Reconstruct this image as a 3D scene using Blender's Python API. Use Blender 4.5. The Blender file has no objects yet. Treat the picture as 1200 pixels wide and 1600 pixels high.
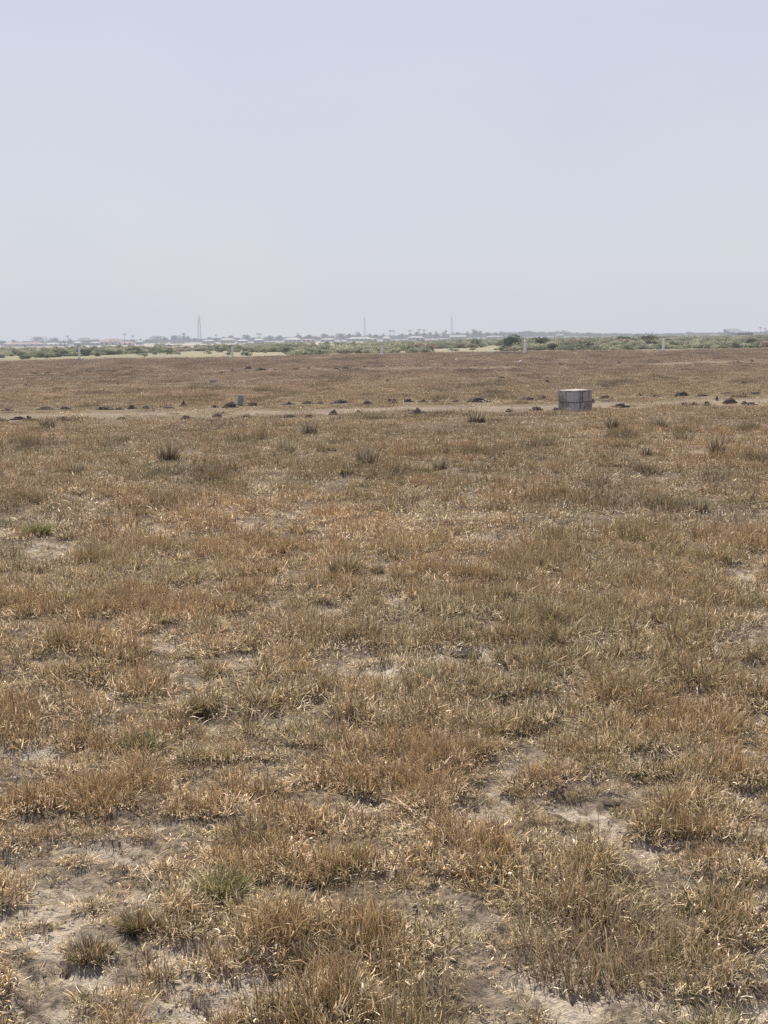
import bpy, math, random
import numpy as np
from mathutils import Matrix, Vector, Euler

random.seed(7)
RNG = np.random.default_rng(11)
sc = bpy.context.scene
COL = sc.collection

# ------------------------------------------------------------------ camera
W, H, F = 1200.0, 1600.0, 2200.0
K = F / 1202.0
EYE = 1.6
PITCH = math.atan(270 / F)
ROLL = math.radians(0.89)
cd = bpy.data.cameras.new('camera')
cam = bpy.data.objects.new('camera', cd)
COL.objects.link(cam)
Rm = Matrix.Rotation(math.pi / 2 - PITCH, 3, 'X') @ Matrix.Rotation(-ROLL, 3, 'Z')
cam.matrix_world = Matrix.Translation((0, 0, EYE)) @ Rm.to_4x4()
cd.sensor_fit = 'VERTICAL'
cd.sensor_height = 24
cd.lens = 24 * F / H
cd.clip_start = 0.05
cd.clip_end = 30000
sc.camera = cam
Rn = np.array(Rm)


def at(px, py, z=0.0, Y=None):
    d = Rm @ Vector(((px - W / 2) / F, (H / 2 - py) / F, -1))
    t = (z - EYE) / d.z if Y is None else Y / d.y
    return Vector((0, 0, EYE)) + d * t


def ppm(p):
    """photo pixels per metre at a world point"""
    v = Rm.transposed() @ (Vector(p) - Vector((0, 0, EYE)))
    return F / -v.z


def hor(px):
    return 530 + (600 - px) * 0.0155


# ------------------------------------------------------------------ noise
def _h(ix, iy, s):
    n = (ix * 374761393 + iy * 668265263 + s * 974634777) & 0xffffffff
    n = ((n ^ (n >> 13)) * 1274126177) & 0xffffffff
    n = n ^ (n >> 16)
    return (n & 0xffffff) / float(0xffffff)


def vn(x, y, s=0):
    x = np.asarray(x, float); y = np.asarray(y, float)
    fx = np.floor(x); fy = np.floor(y)
    ix = fx.astype(np.int64); iy = fy.astype(np.int64)
    u = x - fx; v = y - fy
    u = u * u * (3 - 2 * u); v = v * v * (3 - 2 * v)
    a = _h(ix, iy, s); b = _h(ix + 1, iy, s); c = _h(ix, iy + 1, s); d = _h(ix + 1, iy + 1, s)
    return (a * (1 - u) + b * u) * (1 - v) + (c * (1 - u) + d * u) * v


def fbm(x, y, s=0, o=4):
    t = 0; a = 0.5; n = 0
    for k in range(o):
        c, q = math.cos(0.6 * k + 0.3), math.sin(0.6 * k + 0.3)
        t = t + a * vn((c * x - q * y) * 2 ** k, (q * x + c * y) * 2 ** k, s + k * 17)
        n += a; a *= 0.5
    return t / n


def ss(a, b, x):
    t = np.clip((x - a) / (b - a), 0, 1)
    return t * t * (3 - 2 * t)


# ------------------------------------------------------------------ field maps
# bare soil patches seen in the photo: pixel centre and half sizes
PATCH = [(598, 1046, 46, 32), (748, 1026, 88, 22), (390, 1337, 55, 14), (95, 1480, 90, 26), (300, 1520, 95, 20),
         (440, 1560, 80, 26), (190, 915, 32, 14), (905, 1275, 55, 17), (1165, 1325, 45, 26), (1120, 1578, 130, 18),
         (745, 1280, 28, 18), (70, 1180, 55, 13), (420, 758, 26, 4), (60, 865, 60, 10), (840, 905, 55, 6),
         (650, 912, 22, 6), (165, 1085, 40, 14), (790, 1440, 34, 34), (20, 1345, 26, 14), (380, 822, 28, 6),
         (770, 808, 45, 5), (560, 1100, 30, 10), (620, 938, 24, 8), (1020, 1190, 45, 12), (105, 1335, 45, 16),
         (1180, 905, 30, 12), (250, 828, 40, 6), (835, 982, 34, 10), (540, 1300, 25, 9), (930, 1240, 36, 9)]
PW = []
for cx, cy, rx, ry in PATCH:
    ex = 4 + .007 * max(cy - 700, 0)   # standing grass in front hides the near edge of a patch
    e = at(cx + rx, cy); n = at(cx, cy - ry); m = at(cx, cy + ry + ex); c = at(cx, cy + ex * .5)
    PW.append((c.x, (n.y + m.y) / 2, max(abs(e.x - c.x), .02), (n.y - m.y) / 2))
# dirt track through the field: pixel polyline of its middle
TR1 = [at(x, y) for x, y in [(-900, 664), (-300, 658), (0, 654), (200, 650), (400, 646), (600, 641), (800, 639), (900, 636), (1050, 634), (1200, 630), (1600, 621), (2200, 610)]]
TR2 = [at(x, y) for x, y in [(-700, 600), (0, 586), (300, 581), (600, 577), (900, 572), (1200, 566), (1900, 553)]]


def track(x, y, tr, hw):
    c = np.interp(x, [p.x for p in tr], [p.y for p in tr])
    return 1 - ss(hw * 0.55, hw, np.abs(y - c + (fbm(x / 1.3, y / 1.3, 41, 3) - .5) * hw * 0.9))


def tuss(x, y):
    return fbm(x / .21, y / .21, 91, 3) * .86 + fbm(x / .6, y / .6, 191, 2) * .14


def bare(x, y):
    r = np.hypot(x, y)
    b = np.zeros_like(x)
    wob = fbm(x * 5, y * 5, 5, 3) - .5
    wob2 = fbm(x * 1.7, y * 1.7, 9, 3) - .5
    for cx, cy, rx, ry in PW:
        d = np.hypot((x - cx) / rx, (y - cy) / ry) + wob * .9 + wob2 * .4
        b = np.maximum(b, 1 - ss(0.65, 1.1, d))
    n = fbm(x / 0.38, y / 0.38, 77, 5)
    b = np.maximum(b, ss(0.67, 0.73, n) * 0.85 * (1 - ss(18, 40, r)))
    # small gaps between the tussocks
    b = np.maximum(b, ss(0.62, 0.70, 1 - tuss(x, y)) * 0.75 * (1 - ss(14, 30, r)))
    # more open ground close to the camera
    n3 = fbm(x / .45, y / .5, 81, 4)
    b = np.maximum(b, ss(0.50, 0.58, n3) * (1 - ss(3.45, 3.95, y + x * .35)) * .95)
    b = b * (1 - .7 * ss(.52, .64, fbm(x / .13, y / .13, 83, 3)))
    return np.clip(b, 0, 1)


def pale(x, y):
    t = track(x, y, TR1, 0.95 * K) * ss(.24, .44, fbm(x / .9, y / .6, 51, 3) + .08)
    t = np.maximum(t, track(x, y, TR2, 1.6 * K) * ss(.42, .66, fbm(x / 2.2, y / .8, 52, 3)) * .6)
    e = (1 - ss(1.5 * K, 4.5 * K, np.abs(y - 79 * K - (fbm(x / 9, x * 0 + 3, 53, 2) - .5) * 3))) * ss(.45, .6, fbm(x / 6, y / 4, 54, 3))
    return np.maximum(t, e * .85)


def height(x, y):
    r = np.hypot(x, y)
    b = bare(x, y)
    h = 0.030 * (1 - b) + 0.06 * (fbm(x / 1.3, y / 1.3, 21, 3) - .5) + 0.03 * (fbm(x / .22, y / .22, 22, 3) - .5) * (1 - ss(14, 36, r))
    h = h + 0.018 * (ss(.40, .64, tuss(x, y)) - .5) * (1 - ss(14, 36, r))
    h = h + 0.030 * (fbm(x / .06, y / .06, 23, 2) - .5) * (1 - ss(5, 10, r))
    # eroded cracks in the open soil
    k = np.abs(fbm(x / .12, y / .12, 24, 3) - .5)
    h = h - 0.034 * (1 - ss(0.0, .045, k)) * b * (1 - ss(6, 11, r))
    h = h + 0.25 * (fbm(x / 14, y / 14, 25, 2) - .5) * ss(15, 70, r) * (1 - ss(200 * K, 500 * K, r))
    return h


SAND = [(470, 548, 30, 2.2), (548, 546, 60, 1.8), (622, 543.5, 30, 2.6), (540, 535.5, 100, 1.6), (330, 541, 60, 1.0), (60, 541, 130, 1.4),
        (240, 539, 140, 1.2), (1185, 527, 22, 1.8), (470, 538, 30, 1.2), (660, 529, 80, .8), (180, 562, 60, 1.2), (60, 556, 40, 1.5), (1130, 531, 20, .8)]
SW = []
for cx, cy, rx, ry in SAND:
    c = at(cx, cy); e = at(cx + rx, cy + rx * -.0155)
    n = at(cx, max(cy - ry, hor(cx) + 1.2)); m = at(cx, cy + ry)
    SW.append((c.x, (n.y + m.y) / 2, abs(e.x - c.x), max((n.y - m.y) / 2, 1)))


def sand(x, y):
    s = np.zeros_like(x)
    w = fbm(x / 14, y / 50, 61, 3) - .5
    for cx, cy, rx, ry in SW:
        s = np.maximum(s, 1 - ss(.8, 1.1, np.hypot((x - cx) / rx, (y - cy) / ry) + w * .7))
    return s


# ------------------------------------------------------------------ materials
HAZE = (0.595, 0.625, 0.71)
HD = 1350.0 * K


def newmat(name):
    m = bpy.data.materials.new(name); m.use_nodes = True
    nt = m.node_tree; nt.nodes.clear()
    out = nt.nodes.new('ShaderNodeOutputMaterial')
    return m, nt, out


def node(nt, t, **kw):
    n = nt.nodes.new(t)
    for k, v in kw.items():
        if k.startswith('i_'):
            n.inputs[k[2:].replace('_', ' ')].default_value = v
        else:
            setattr(n, k, v)
    return n


def math_(nt, op, a, b=None):
    n = nt.nodes.new('ShaderNodeMath'); n.operation = op
    for k, v in enumerate((a, b)):
        if v is None: continue
        if isinstance(v, (int, float)): n.inputs[k].default_value = v
        else: nt.links.new(v, n.inputs[k])
    return n.outputs[0]


def mixc(nt, fac, a, b, mode='MIX'):
    n = nt.nodes.new('ShaderNodeMix'); n.data_type = 'RGBA'; n.blend_type = mode
    for idx, v in ((0, fac), (6, a), (7, b)):
        if isinstance(v, (int, float)): n.inputs[idx].default_value = v
        elif isinstance(v, tuple): n.inputs[idx].default_value = (*v, 1)
        else: nt.links.new(v, n.inputs[idx])
    return n.outputs[2]


def ramp(nt, src, stops, interp='LINEAR'):
    n = nt.nodes.new('ShaderNodeValToRGB'); cr = n.color_ramp; cr.interpolation = interp
    while len(cr.elements) < len(stops): cr.elements.new(0.5)
    for e, (p, c) in zip(cr.elements, stops):
        e.position = p; e.color = (*c, 1) if isinstance(c, tuple) else (c, c, c, 1)
    nt.links.new(src, n.inputs[0])
    return n.outputs[0]


def noise(nt, scale, detail=5, rough=.6, vec=None, dim='3D'):
    n = nt.nodes.new('ShaderNodeTexNoise'); n.noise_dimensions = dim
    n.inputs['Scale'].default_value = scale; n.inputs['Detail'].default_value = detail
    n.inputs['Roughness'].default_value = rough
    if vec is not None: nt.links.new(vec, n.inputs['Vector'])
    return n.outputs[0]


def paint_haze(nt, out, shader, m):
    """mix a painted haze glow into the surface, thicker farther out on the plain"""
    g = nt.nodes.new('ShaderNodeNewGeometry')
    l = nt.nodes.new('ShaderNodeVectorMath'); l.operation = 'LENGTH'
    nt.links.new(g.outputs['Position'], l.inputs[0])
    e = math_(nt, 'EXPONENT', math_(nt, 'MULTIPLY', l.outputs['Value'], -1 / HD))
    em = nt.nodes.new('ShaderNodeEmission'); em.inputs[0].default_value = (*HAZE, 1)  # surface emits the haze colour in place of real airlight
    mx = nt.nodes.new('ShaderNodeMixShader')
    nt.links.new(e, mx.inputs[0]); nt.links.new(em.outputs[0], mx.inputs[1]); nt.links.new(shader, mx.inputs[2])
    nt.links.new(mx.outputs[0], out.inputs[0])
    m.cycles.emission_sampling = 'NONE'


def leafmat(name, inst, trans=.22, gloss=.10, hazy=False, mult=(1, 1, 1)):
    m, nt, out = newmat(name)
    a = node(nt, 'ShaderNodeAttribute', attribute_name='col')
    c = a.outputs['Color']
    if inst:
        t = node(nt, 'ShaderNodeAttribute', attribute_name='tint', attribute_type='INSTANCER')
        c = mixc(nt, 1.0, c, t.outputs['Color'], 'MULTIPLY')
    if mult != (1, 1, 1):
        c = mixc(nt, 1.0, c, mult, 'MULTIPLY')
    d = node(nt, 'ShaderNodeBsdfDiffuse'); tr = node(nt, 'ShaderNodeBsdfTranslucent'); gl = node(nt, 'ShaderNodeBsdfGlossy')
    gl.inputs['Roughness'].default_value = .45; gl.inputs['Color'].default_value = (.9, .76, .55, 1)
    nt.links.new(c, d.inputs[0]); nt.links.new(c, tr.inputs[0])
    m1 = node(nt, 'ShaderNodeMixShader'); m1.inputs[0].default_value = trans
    nt.links.new(d.outputs[0], m1.inputs[1]); nt.links.new(tr.outputs[0], m1.inputs[2])
    m2 = node(nt, 'ShaderNodeMixShader'); m2.inputs[0].default_value = gloss
    nt.links.new(m1.outputs[0], m2.inputs[1]); nt.links.new(gl.outputs[0], m2.inputs[2])
    if hazy: paint_haze(nt, out, m2.outputs[0], m)
    else: nt.links.new(m2.outputs[0], out.inputs[0])
    return m


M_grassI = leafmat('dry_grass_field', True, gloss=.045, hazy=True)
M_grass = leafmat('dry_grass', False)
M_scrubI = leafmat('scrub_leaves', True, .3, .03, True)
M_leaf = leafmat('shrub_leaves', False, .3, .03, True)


def solid(name, c1, c2, scale=3.0, rough=.9, hazy=True, bump=0.0, detail=6, stain=None):
    m, nt, out = newmat(name)
    tc = node(nt, 'ShaderNodeTexCoord')
    n = noise(nt, scale, detail, .65, tc.outputs['Object'])
    c = mixc(nt, ramp(nt, n, [(.3, 0.0), (.7, 1.0)]), c1, c2)
    if stain:
        s = noise(nt, scale * .35, 4, .7, tc.outputs['Object'])
        c = mixc(nt, ramp(nt, s, [(.48, 0.0), (.62, 1.0)]), c, stain)
    p = node(nt, 'ShaderNodeBsdfPrincipled'); p.inputs['Roughness'].default_value = rough
    p.inputs['Specular IOR Level'].default_value = .25
    nt.links.new(c, p.inputs['Base Color'])
    if bump:
        b = node(nt, 'ShaderNodeBump'); b.inputs['Distance'].default_value = bump; b.inputs['Strength'].default_value = .8
        nt.links.new(noise(nt, scale * 7, 6, .7, tc.outputs['Object']), b.inputs['Height'])
        nt.links.new(b.outputs[0], p.inputs['Normal'])
    if hazy: paint_haze(nt, out, p.outputs[0], m)
    else: nt.links.new(p.outputs[0], out.inputs[0])
    return m


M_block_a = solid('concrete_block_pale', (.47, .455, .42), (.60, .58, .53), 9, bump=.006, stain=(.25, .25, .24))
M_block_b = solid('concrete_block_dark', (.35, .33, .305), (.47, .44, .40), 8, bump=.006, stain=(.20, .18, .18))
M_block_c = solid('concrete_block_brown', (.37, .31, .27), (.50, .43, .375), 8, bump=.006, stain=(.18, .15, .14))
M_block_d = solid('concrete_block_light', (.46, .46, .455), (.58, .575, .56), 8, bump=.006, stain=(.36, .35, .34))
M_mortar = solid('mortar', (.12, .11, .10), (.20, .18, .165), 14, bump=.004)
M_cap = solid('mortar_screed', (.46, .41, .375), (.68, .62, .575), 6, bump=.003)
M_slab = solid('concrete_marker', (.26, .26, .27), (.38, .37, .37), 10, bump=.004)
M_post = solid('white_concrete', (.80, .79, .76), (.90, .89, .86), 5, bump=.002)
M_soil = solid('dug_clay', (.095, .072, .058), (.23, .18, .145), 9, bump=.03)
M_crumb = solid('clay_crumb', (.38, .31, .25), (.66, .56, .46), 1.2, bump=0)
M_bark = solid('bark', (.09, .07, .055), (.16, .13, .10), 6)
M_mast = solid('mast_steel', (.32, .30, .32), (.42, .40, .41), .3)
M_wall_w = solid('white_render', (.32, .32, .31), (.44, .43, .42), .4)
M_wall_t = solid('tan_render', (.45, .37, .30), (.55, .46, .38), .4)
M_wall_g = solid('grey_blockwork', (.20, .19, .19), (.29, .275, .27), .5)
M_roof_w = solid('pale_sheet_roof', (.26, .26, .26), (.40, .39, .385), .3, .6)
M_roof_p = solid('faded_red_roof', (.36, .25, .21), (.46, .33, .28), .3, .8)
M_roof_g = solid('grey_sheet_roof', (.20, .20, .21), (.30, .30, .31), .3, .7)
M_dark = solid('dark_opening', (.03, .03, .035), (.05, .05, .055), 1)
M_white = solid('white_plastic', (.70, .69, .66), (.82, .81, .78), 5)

# ground material
m, nt, out = newmat('field_soil')
g = node(nt, 'ShaderNodeNewGeometry')
P = g.outputs['Position']
zc = node(nt, 'ShaderNodeAttribute', attribute_name='zcol').outputs['Color']
ba = node(nt, 'ShaderNodeAttribute', attribute_name='bare').outputs['Fac']
n1 = noise(nt, 3.2, 8, .7, P)
n2 = noise(nt, 38, 6, .7, P)
n3 = noise(nt, 9, 7, .75, P)
soil = ramp(nt, n1, [(.30, (.66, .53, .39)), (.5, (.82, .69, .53)), (.72, (.90, .79, .64))])
soil = mixc(nt, ramp(nt, n2, [(.36, .55), (.52, 0.0)]), soil, (.10, .075, .058))
vo = node(nt, 'ShaderNodeTexVoronoi', feature='DISTANCE_TO_EDGE'); vo.inputs['Scale'].default_value = 13
wv = node(nt, 'ShaderNodeVectorMath', operation='ADD')
wn = node(nt, 'ShaderNodeTexNoise'); wn.inputs['Scale'].default_value = 11; wn.inputs['Detail'].default_value = 4
nt.links.new(P, wn.inputs['Vector'])
sv = node(nt, 'ShaderNodeVectorMath', operation='SCALE'); sv.inputs['Scale'].default_value = .12
nt.links.new(wn.outputs['Color'], sv.inputs[0]); nt.links.new(P, wv.inputs[0]); nt.links.new(sv.outputs[0], wv.inputs[1])
nt.links.new(wv.outputs[0], vo.inputs['Vector'])
n4 = noise(nt, 130, 3, .7, P)
soil = mixc(nt, 1.0, soil, ramp(nt, n4, [(.35, .68), (.62, 1.08)]), 'MULTIPLY')
crack = ramp(nt, vo.outputs['Distance'], [(.0, 1.0), (.05, 0.0)])
crack = math_(nt, 'MULTIPLY', crack, ramp(nt, n3, [(.50, 0.0), (.66, .7)]))
soil = mixc(nt, crack, soil, (.06, .045, .035))
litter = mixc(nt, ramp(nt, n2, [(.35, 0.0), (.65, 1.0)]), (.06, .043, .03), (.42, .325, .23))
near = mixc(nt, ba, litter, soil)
# farther out the macro colour takes over
ln = node(nt, 'ShaderNodeVectorMath', operation='LENGTH'); nt.links.new(P, ln.inputs[0])
farf = node(nt, 'ShaderNodeMapRange'); farf.inputs['From Min'].default_value = 16; farf.inputs['From Max'].default_value = 48
nt.links.new(ln.outputs['Value'], farf.inputs['Value'])
nf = noise(nt, .9, 8, .7, P)
zc2 = mixc(nt, 1.0, zc, ramp(nt, nf, [(.25, .55), (.5, 1.0), (.75, 1.35)]), 'MULTIPLY')
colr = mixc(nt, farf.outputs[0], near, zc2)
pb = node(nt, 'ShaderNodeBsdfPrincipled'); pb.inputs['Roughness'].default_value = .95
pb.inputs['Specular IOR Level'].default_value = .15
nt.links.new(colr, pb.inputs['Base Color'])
hb = math_(nt, 'SUBTRACT', math_(nt, 'ADD', n2, math_(nt, 'MULTIPLY', n3, 2.0)), math_(nt, 'MULTIPLY', crack, 1.2))
bp = node(nt, 'ShaderNodeBump'); bp.inputs['Distance'].default_value = .02; bp.inputs['Strength'].default_value = 1
nt.links.new(hb, bp.inputs['Height']); nt.links.new(bp.outputs[0], pb.inputs['Normal'])
paint_haze(nt, out, pb.outputs[0], m)
M_ground = m


# ------------------------------------------------------------------ mesh helpers
def tag(o, label=None, cat=None, group=None, kind=None):
    if label: o['label'] = label
    if cat: o['category'] = cat
    if group: o['group'] = group
    if kind: o['kind'] = kind
    return o


def mesh_np(name, V, Fq, mat, cols=None, smooth=False):
    """V (n,3); Fq list of arrays (k,3|4)"""
    me = bpy.data.meshes.new(name)
    V = np.asarray(V, np.float32)
    me.vertices.add(len(V)); me.vertices.foreach_set('co', V.ravel())
    li = np.concatenate([f.ravel() for f in Fq]).astype(np.int32)
    tot = np.concatenate([np.full(len(f), f.shape[1]) for f in Fq]).astype(np.int32)
    st = np.concatenate([[0], np.cumsum(tot)[:-1]]).astype(np.int32)
    me.loops.add(len(li)); me.loops.foreach_set('vertex_index', li)
    me.polygons.add(len(tot)); me.polygons.foreach_set('loop_start', st); me.polygons.foreach_set('loop_total', tot)
    if smooth: me.polygons.foreach_set('use_smooth', np.ones(len(tot), bool))
    me.update(calc_edges=True)
    if cols is not None:
        a = me.attributes.new('col', 'FLOAT_COLOR', 'POINT')
        c = np.ones((len(V), 4), np.float32); c[:, :3] = cols
        a.data.foreach_set('color', c.ravel())
    me.materials.append(mat)
    return me


def obj(name, me, parent=None, loc=None, link=True):
    o = bpy.data.objects.new(name, me)
    if link: COL.objects.link(o)
    if parent: o.parent = parent
    if loc is not None: o.location = loc
    return o


def empty(name, loc, rz=0):
    o = bpy.data.objects.new(name, None); COL.objects.link(o)
    o.location = loc; o.rotation_euler = (0, 0, rz); o.empty_display_size = .2
    return o


def copy_tree(o, parent=None):
    c = o.copy(); COL.objects.link(c)
    if parent: c.parent = parent
    for ch in list(o.children): copy_tree(ch, c)
    return c


def blades(rg, n, rad, hl, w, lean, curl, pal, seg=3, wj=.35, tipgain=1.28, basegain=.20, outward=.5, twist=.8):
    """n grass blades as a tapered ribbon each"""
    rr = rad * np.sqrt(rg.random(n)); aa = rg.random(n) * 2 * np.pi
    bx, by = rr * np.cos(aa), rr * np.sin(aa)
    az = np.where(rg.random(n) < outward, aa + rg.normal(0, .5, n), rg.random(n) * 2 * np.pi)
    L = rg.uniform(hl[0], hl[1], n); th = rg.uniform(lean[0], lean[1], n); cu = rg.uniform(curl[0], curl[1], n)
    ww = w * rg.uniform(1 - wj, 1 + wj, n)
    pal = np.array(pal, float)
    c = pal[rg.integers(0, len(pal), n)] * np.clip(np.exp(rg.normal(-.08, .38, (n, 1))), .3, 1.75)
    p = np.stack([bx, by, np.full(n, -.004)], 1)
    tw = rg.uniform(-1, 1, n) * twist
    wa = az + np.pi / 2 + rg.normal(0, .5, n)
    V = []; C = []
    for k in range(seg + 1):
        f = k / seg
        wd = np.stack([np.cos(wa), np.sin(wa), rg.normal(0, .25, n)], 1)
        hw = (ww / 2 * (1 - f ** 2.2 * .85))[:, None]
        g_ = basegain + (tipgain - basegain) * f  # blade foot darkened: shade of the gaps painted into the colour
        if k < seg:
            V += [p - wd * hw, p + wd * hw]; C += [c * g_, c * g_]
        else:
            V += [p]; C += [c * g_]
        p = p + (L / seg)[:, None] * np.stack([np.sin(th) * np.cos(az), np.sin(th) * np.sin(az), np.cos(th)], 1)
        p[:, 2] = np.maximum(p[:, 2], .003)
        th = th + cu / seg; az = az + tw / seg; wa = wa + tw / seg
    nv = 2 * seg + 1
    V = np.stack(V, 1).reshape(-1, 3); C = np.stack(C, 1).reshape(-1, 3)
    b = (np.arange(n) * nv)[:, None]
    q = np.concatenate([b + np.array([[2 * k, 2 * k + 1, 2 * k + 3, 2 * k + 2]]) for k in range(seg - 1)]) if seg > 1 else np.zeros((0, 4), int)
    t = b + np.array([[2 * seg - 2, 2 * seg - 1, 2 * seg]])
    return V, q, t, C


def merge(parts):
    V = []; Q = []; T = []; C = []; o = 0
    for v, q, t, c in parts:
        V.append(v); Q.append(q + o); T.append(t + o); C.append(c); o += len(v)
    return np.concatenate(V), [np.concatenate(Q), np.concatenate(T)], np.concatenate(C)


# palettes (linear)
P_BROWN = [(.61, .45, .26), (.53, .375, .205), (.67, .52, .32), (.46, .325, .18)]
P_STRAW = [(.93, .82, .64), (.90, .77, .56), (.95, .88, .76), (.84, .70, .48)]  # pale straw, also painting in the flecks of sunlit curled blades
P_RED = [(.47, .33, .20), (.53, .38, .235), (.40, .28, .17)]
P_GREY = [(.57, .49, .34), (.49, .43, .29), (.64, .56, .40)]
P_OLIVE = [(.45, .40, .20), (.37, .355, .17), (.53, .46, .25)]
P_GREEN = [(.25, .29, .10), (.31, .35, .12), (.18, .23, .085), (.40, .37, .19)]
P_TWIG = [(.19, .15, .125), (.24, .19, .155), (.15, .12, .10)]

# ------------------------------------------------------------------ ground sheet
dr = .0046
rs = np.concatenate([np.linspace(.05, 2.0, 24), np.exp(np.arange(math.log(2.1), math.log(16000), dr))])
tf = np.radians(np.arange(-23, 23.01, .095))
tb = np.radians(np.arange(27, 334, 4.0))
ts_ = np.radians(np.arange(23.4, 52, .4))
tb = np.radians(np.arange(55, 306, 4.0))
th = np.concatenate([-ts_[::-1], tf, ts_, tb])
nT, nR = len(th), len(rs)
Rr, Tt = np.meshgrid(rs, th, indexing='ij')
X = Rr * np.sin(Tt); Y = Rr * np.cos(Tt)
x = X.ravel(); y = Y.ravel(); r = np.hypot(x, y)
Z = np.zeros_like(x); nearm = r < 520 * K
Z[nearm] = height(x[nearm], y[nearm])
B = np.zeros_like(x); mk = r < 60; B[mk] = bare(x[mk], y[mk])
pl = np.zeros_like(x); mk = r < 140 * K; pl[mk] = pale(x[mk], y[mk])
Z -= pl * .03 * (r < 60)
brown = np.array([.29, .215, .15]); tan = np.array([.40, .33, .25]); strawc = np.array([.27, .205, .125])
nb = fbm(x / 3.5, y / 3.5, 31, 4)[:, None]
nbb = fbm(x / 14, y / 9, 32, 3)[:, None]
zc_ = brown * (.75 + .5 * nb) * (1 - .0) + (strawc - brown) * ss(.45, .65, nbb)
zc_ = zc_ * (1 - pl[:, None]) + tan * 1.15 * pl[:, None]
edge = 80 * K + 6 * (fbm(x / 25, y * 0 + 2, 33, 3) - .5)
belt = ss(-1, 2, y - edge)[:, None]
olive = np.array([.33, .31, .20]); dryo = np.array([.40, .35, .24])
nz = fbm(x / 30, y / 45, 34, 4)[:, None]
bc = olive + (dryo - olive) * ss(.42, .62, nz)
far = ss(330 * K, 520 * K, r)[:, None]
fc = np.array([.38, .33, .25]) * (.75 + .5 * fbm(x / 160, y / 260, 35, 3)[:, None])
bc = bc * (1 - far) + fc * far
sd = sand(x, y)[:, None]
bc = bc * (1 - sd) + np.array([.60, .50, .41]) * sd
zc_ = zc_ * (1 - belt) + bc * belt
V = np.stack([x, y, Z], 1)
V = np.concatenate([V, [[0, 0, Z[:nT].mean()]]])
i = np.arange(nR - 1)[:, None]; j = np.arange(nT)[None, :]; j2 = (j + 1) % nT
Q = np.stack([i * nT + j, i * nT + j2, (i + 1) * nT + j2, (i + 1) * nT + j], -1).reshape(-1, 4)[:, ::-1]
jj = np.arange(nT); T = np.stack([np.full(nT, nR * nT), (jj + 1) % nT, jj], 1)[:, ::-1]
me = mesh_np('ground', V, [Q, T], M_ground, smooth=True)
a = me.attributes.new('bare', 'FLOAT', 'POINT'); a.data.foreach_set('value', np.append(B, 0).astype(np.float32))
a = me.attributes.new('zcol', 'FLOAT_COLOR', 'POINT')
cc = np.ones((len(V), 4), np.float32); cc[:-1, :3] = zc_; a.data.foreach_set('color', cc.ravel())
ground = obj('ground', me); tag(ground, 'dry clay plain of pale soil and brown turf', 'ground', kind='structure')


def gz(x, y):
    return float(height(np.array([x], float), np.array([y], float))[0])


def spot(px, py):
    p = at(px, py)
    for _ in range(4):
        p = at(px, py, gz(p.x, p.y))
    return p


# ------------------------------------------------------------------ grass (stuff, instanced blades clumps)
def protos(prefix, specs, mat):
    c = bpy.data.collections.new(prefix)
    for k, sp in enumerate(specs):
        rg = np.random.default_rng(100 + k)
        V, Fq, C = merge([blades(rg, **s) for s in sp])
        o = bpy.data.objects.new('%s_%02d' % (prefix, k), mesh_np(prefix, V, Fq, mat, C))
        c.objects.link(o)
    return c


def B_(n, rad, hl, w, lean, curl, pal, **k):
    return dict(n=n, rad=rad, hl=hl, w=w, lean=lean, curl=curl, pal=pal, **k)


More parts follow.
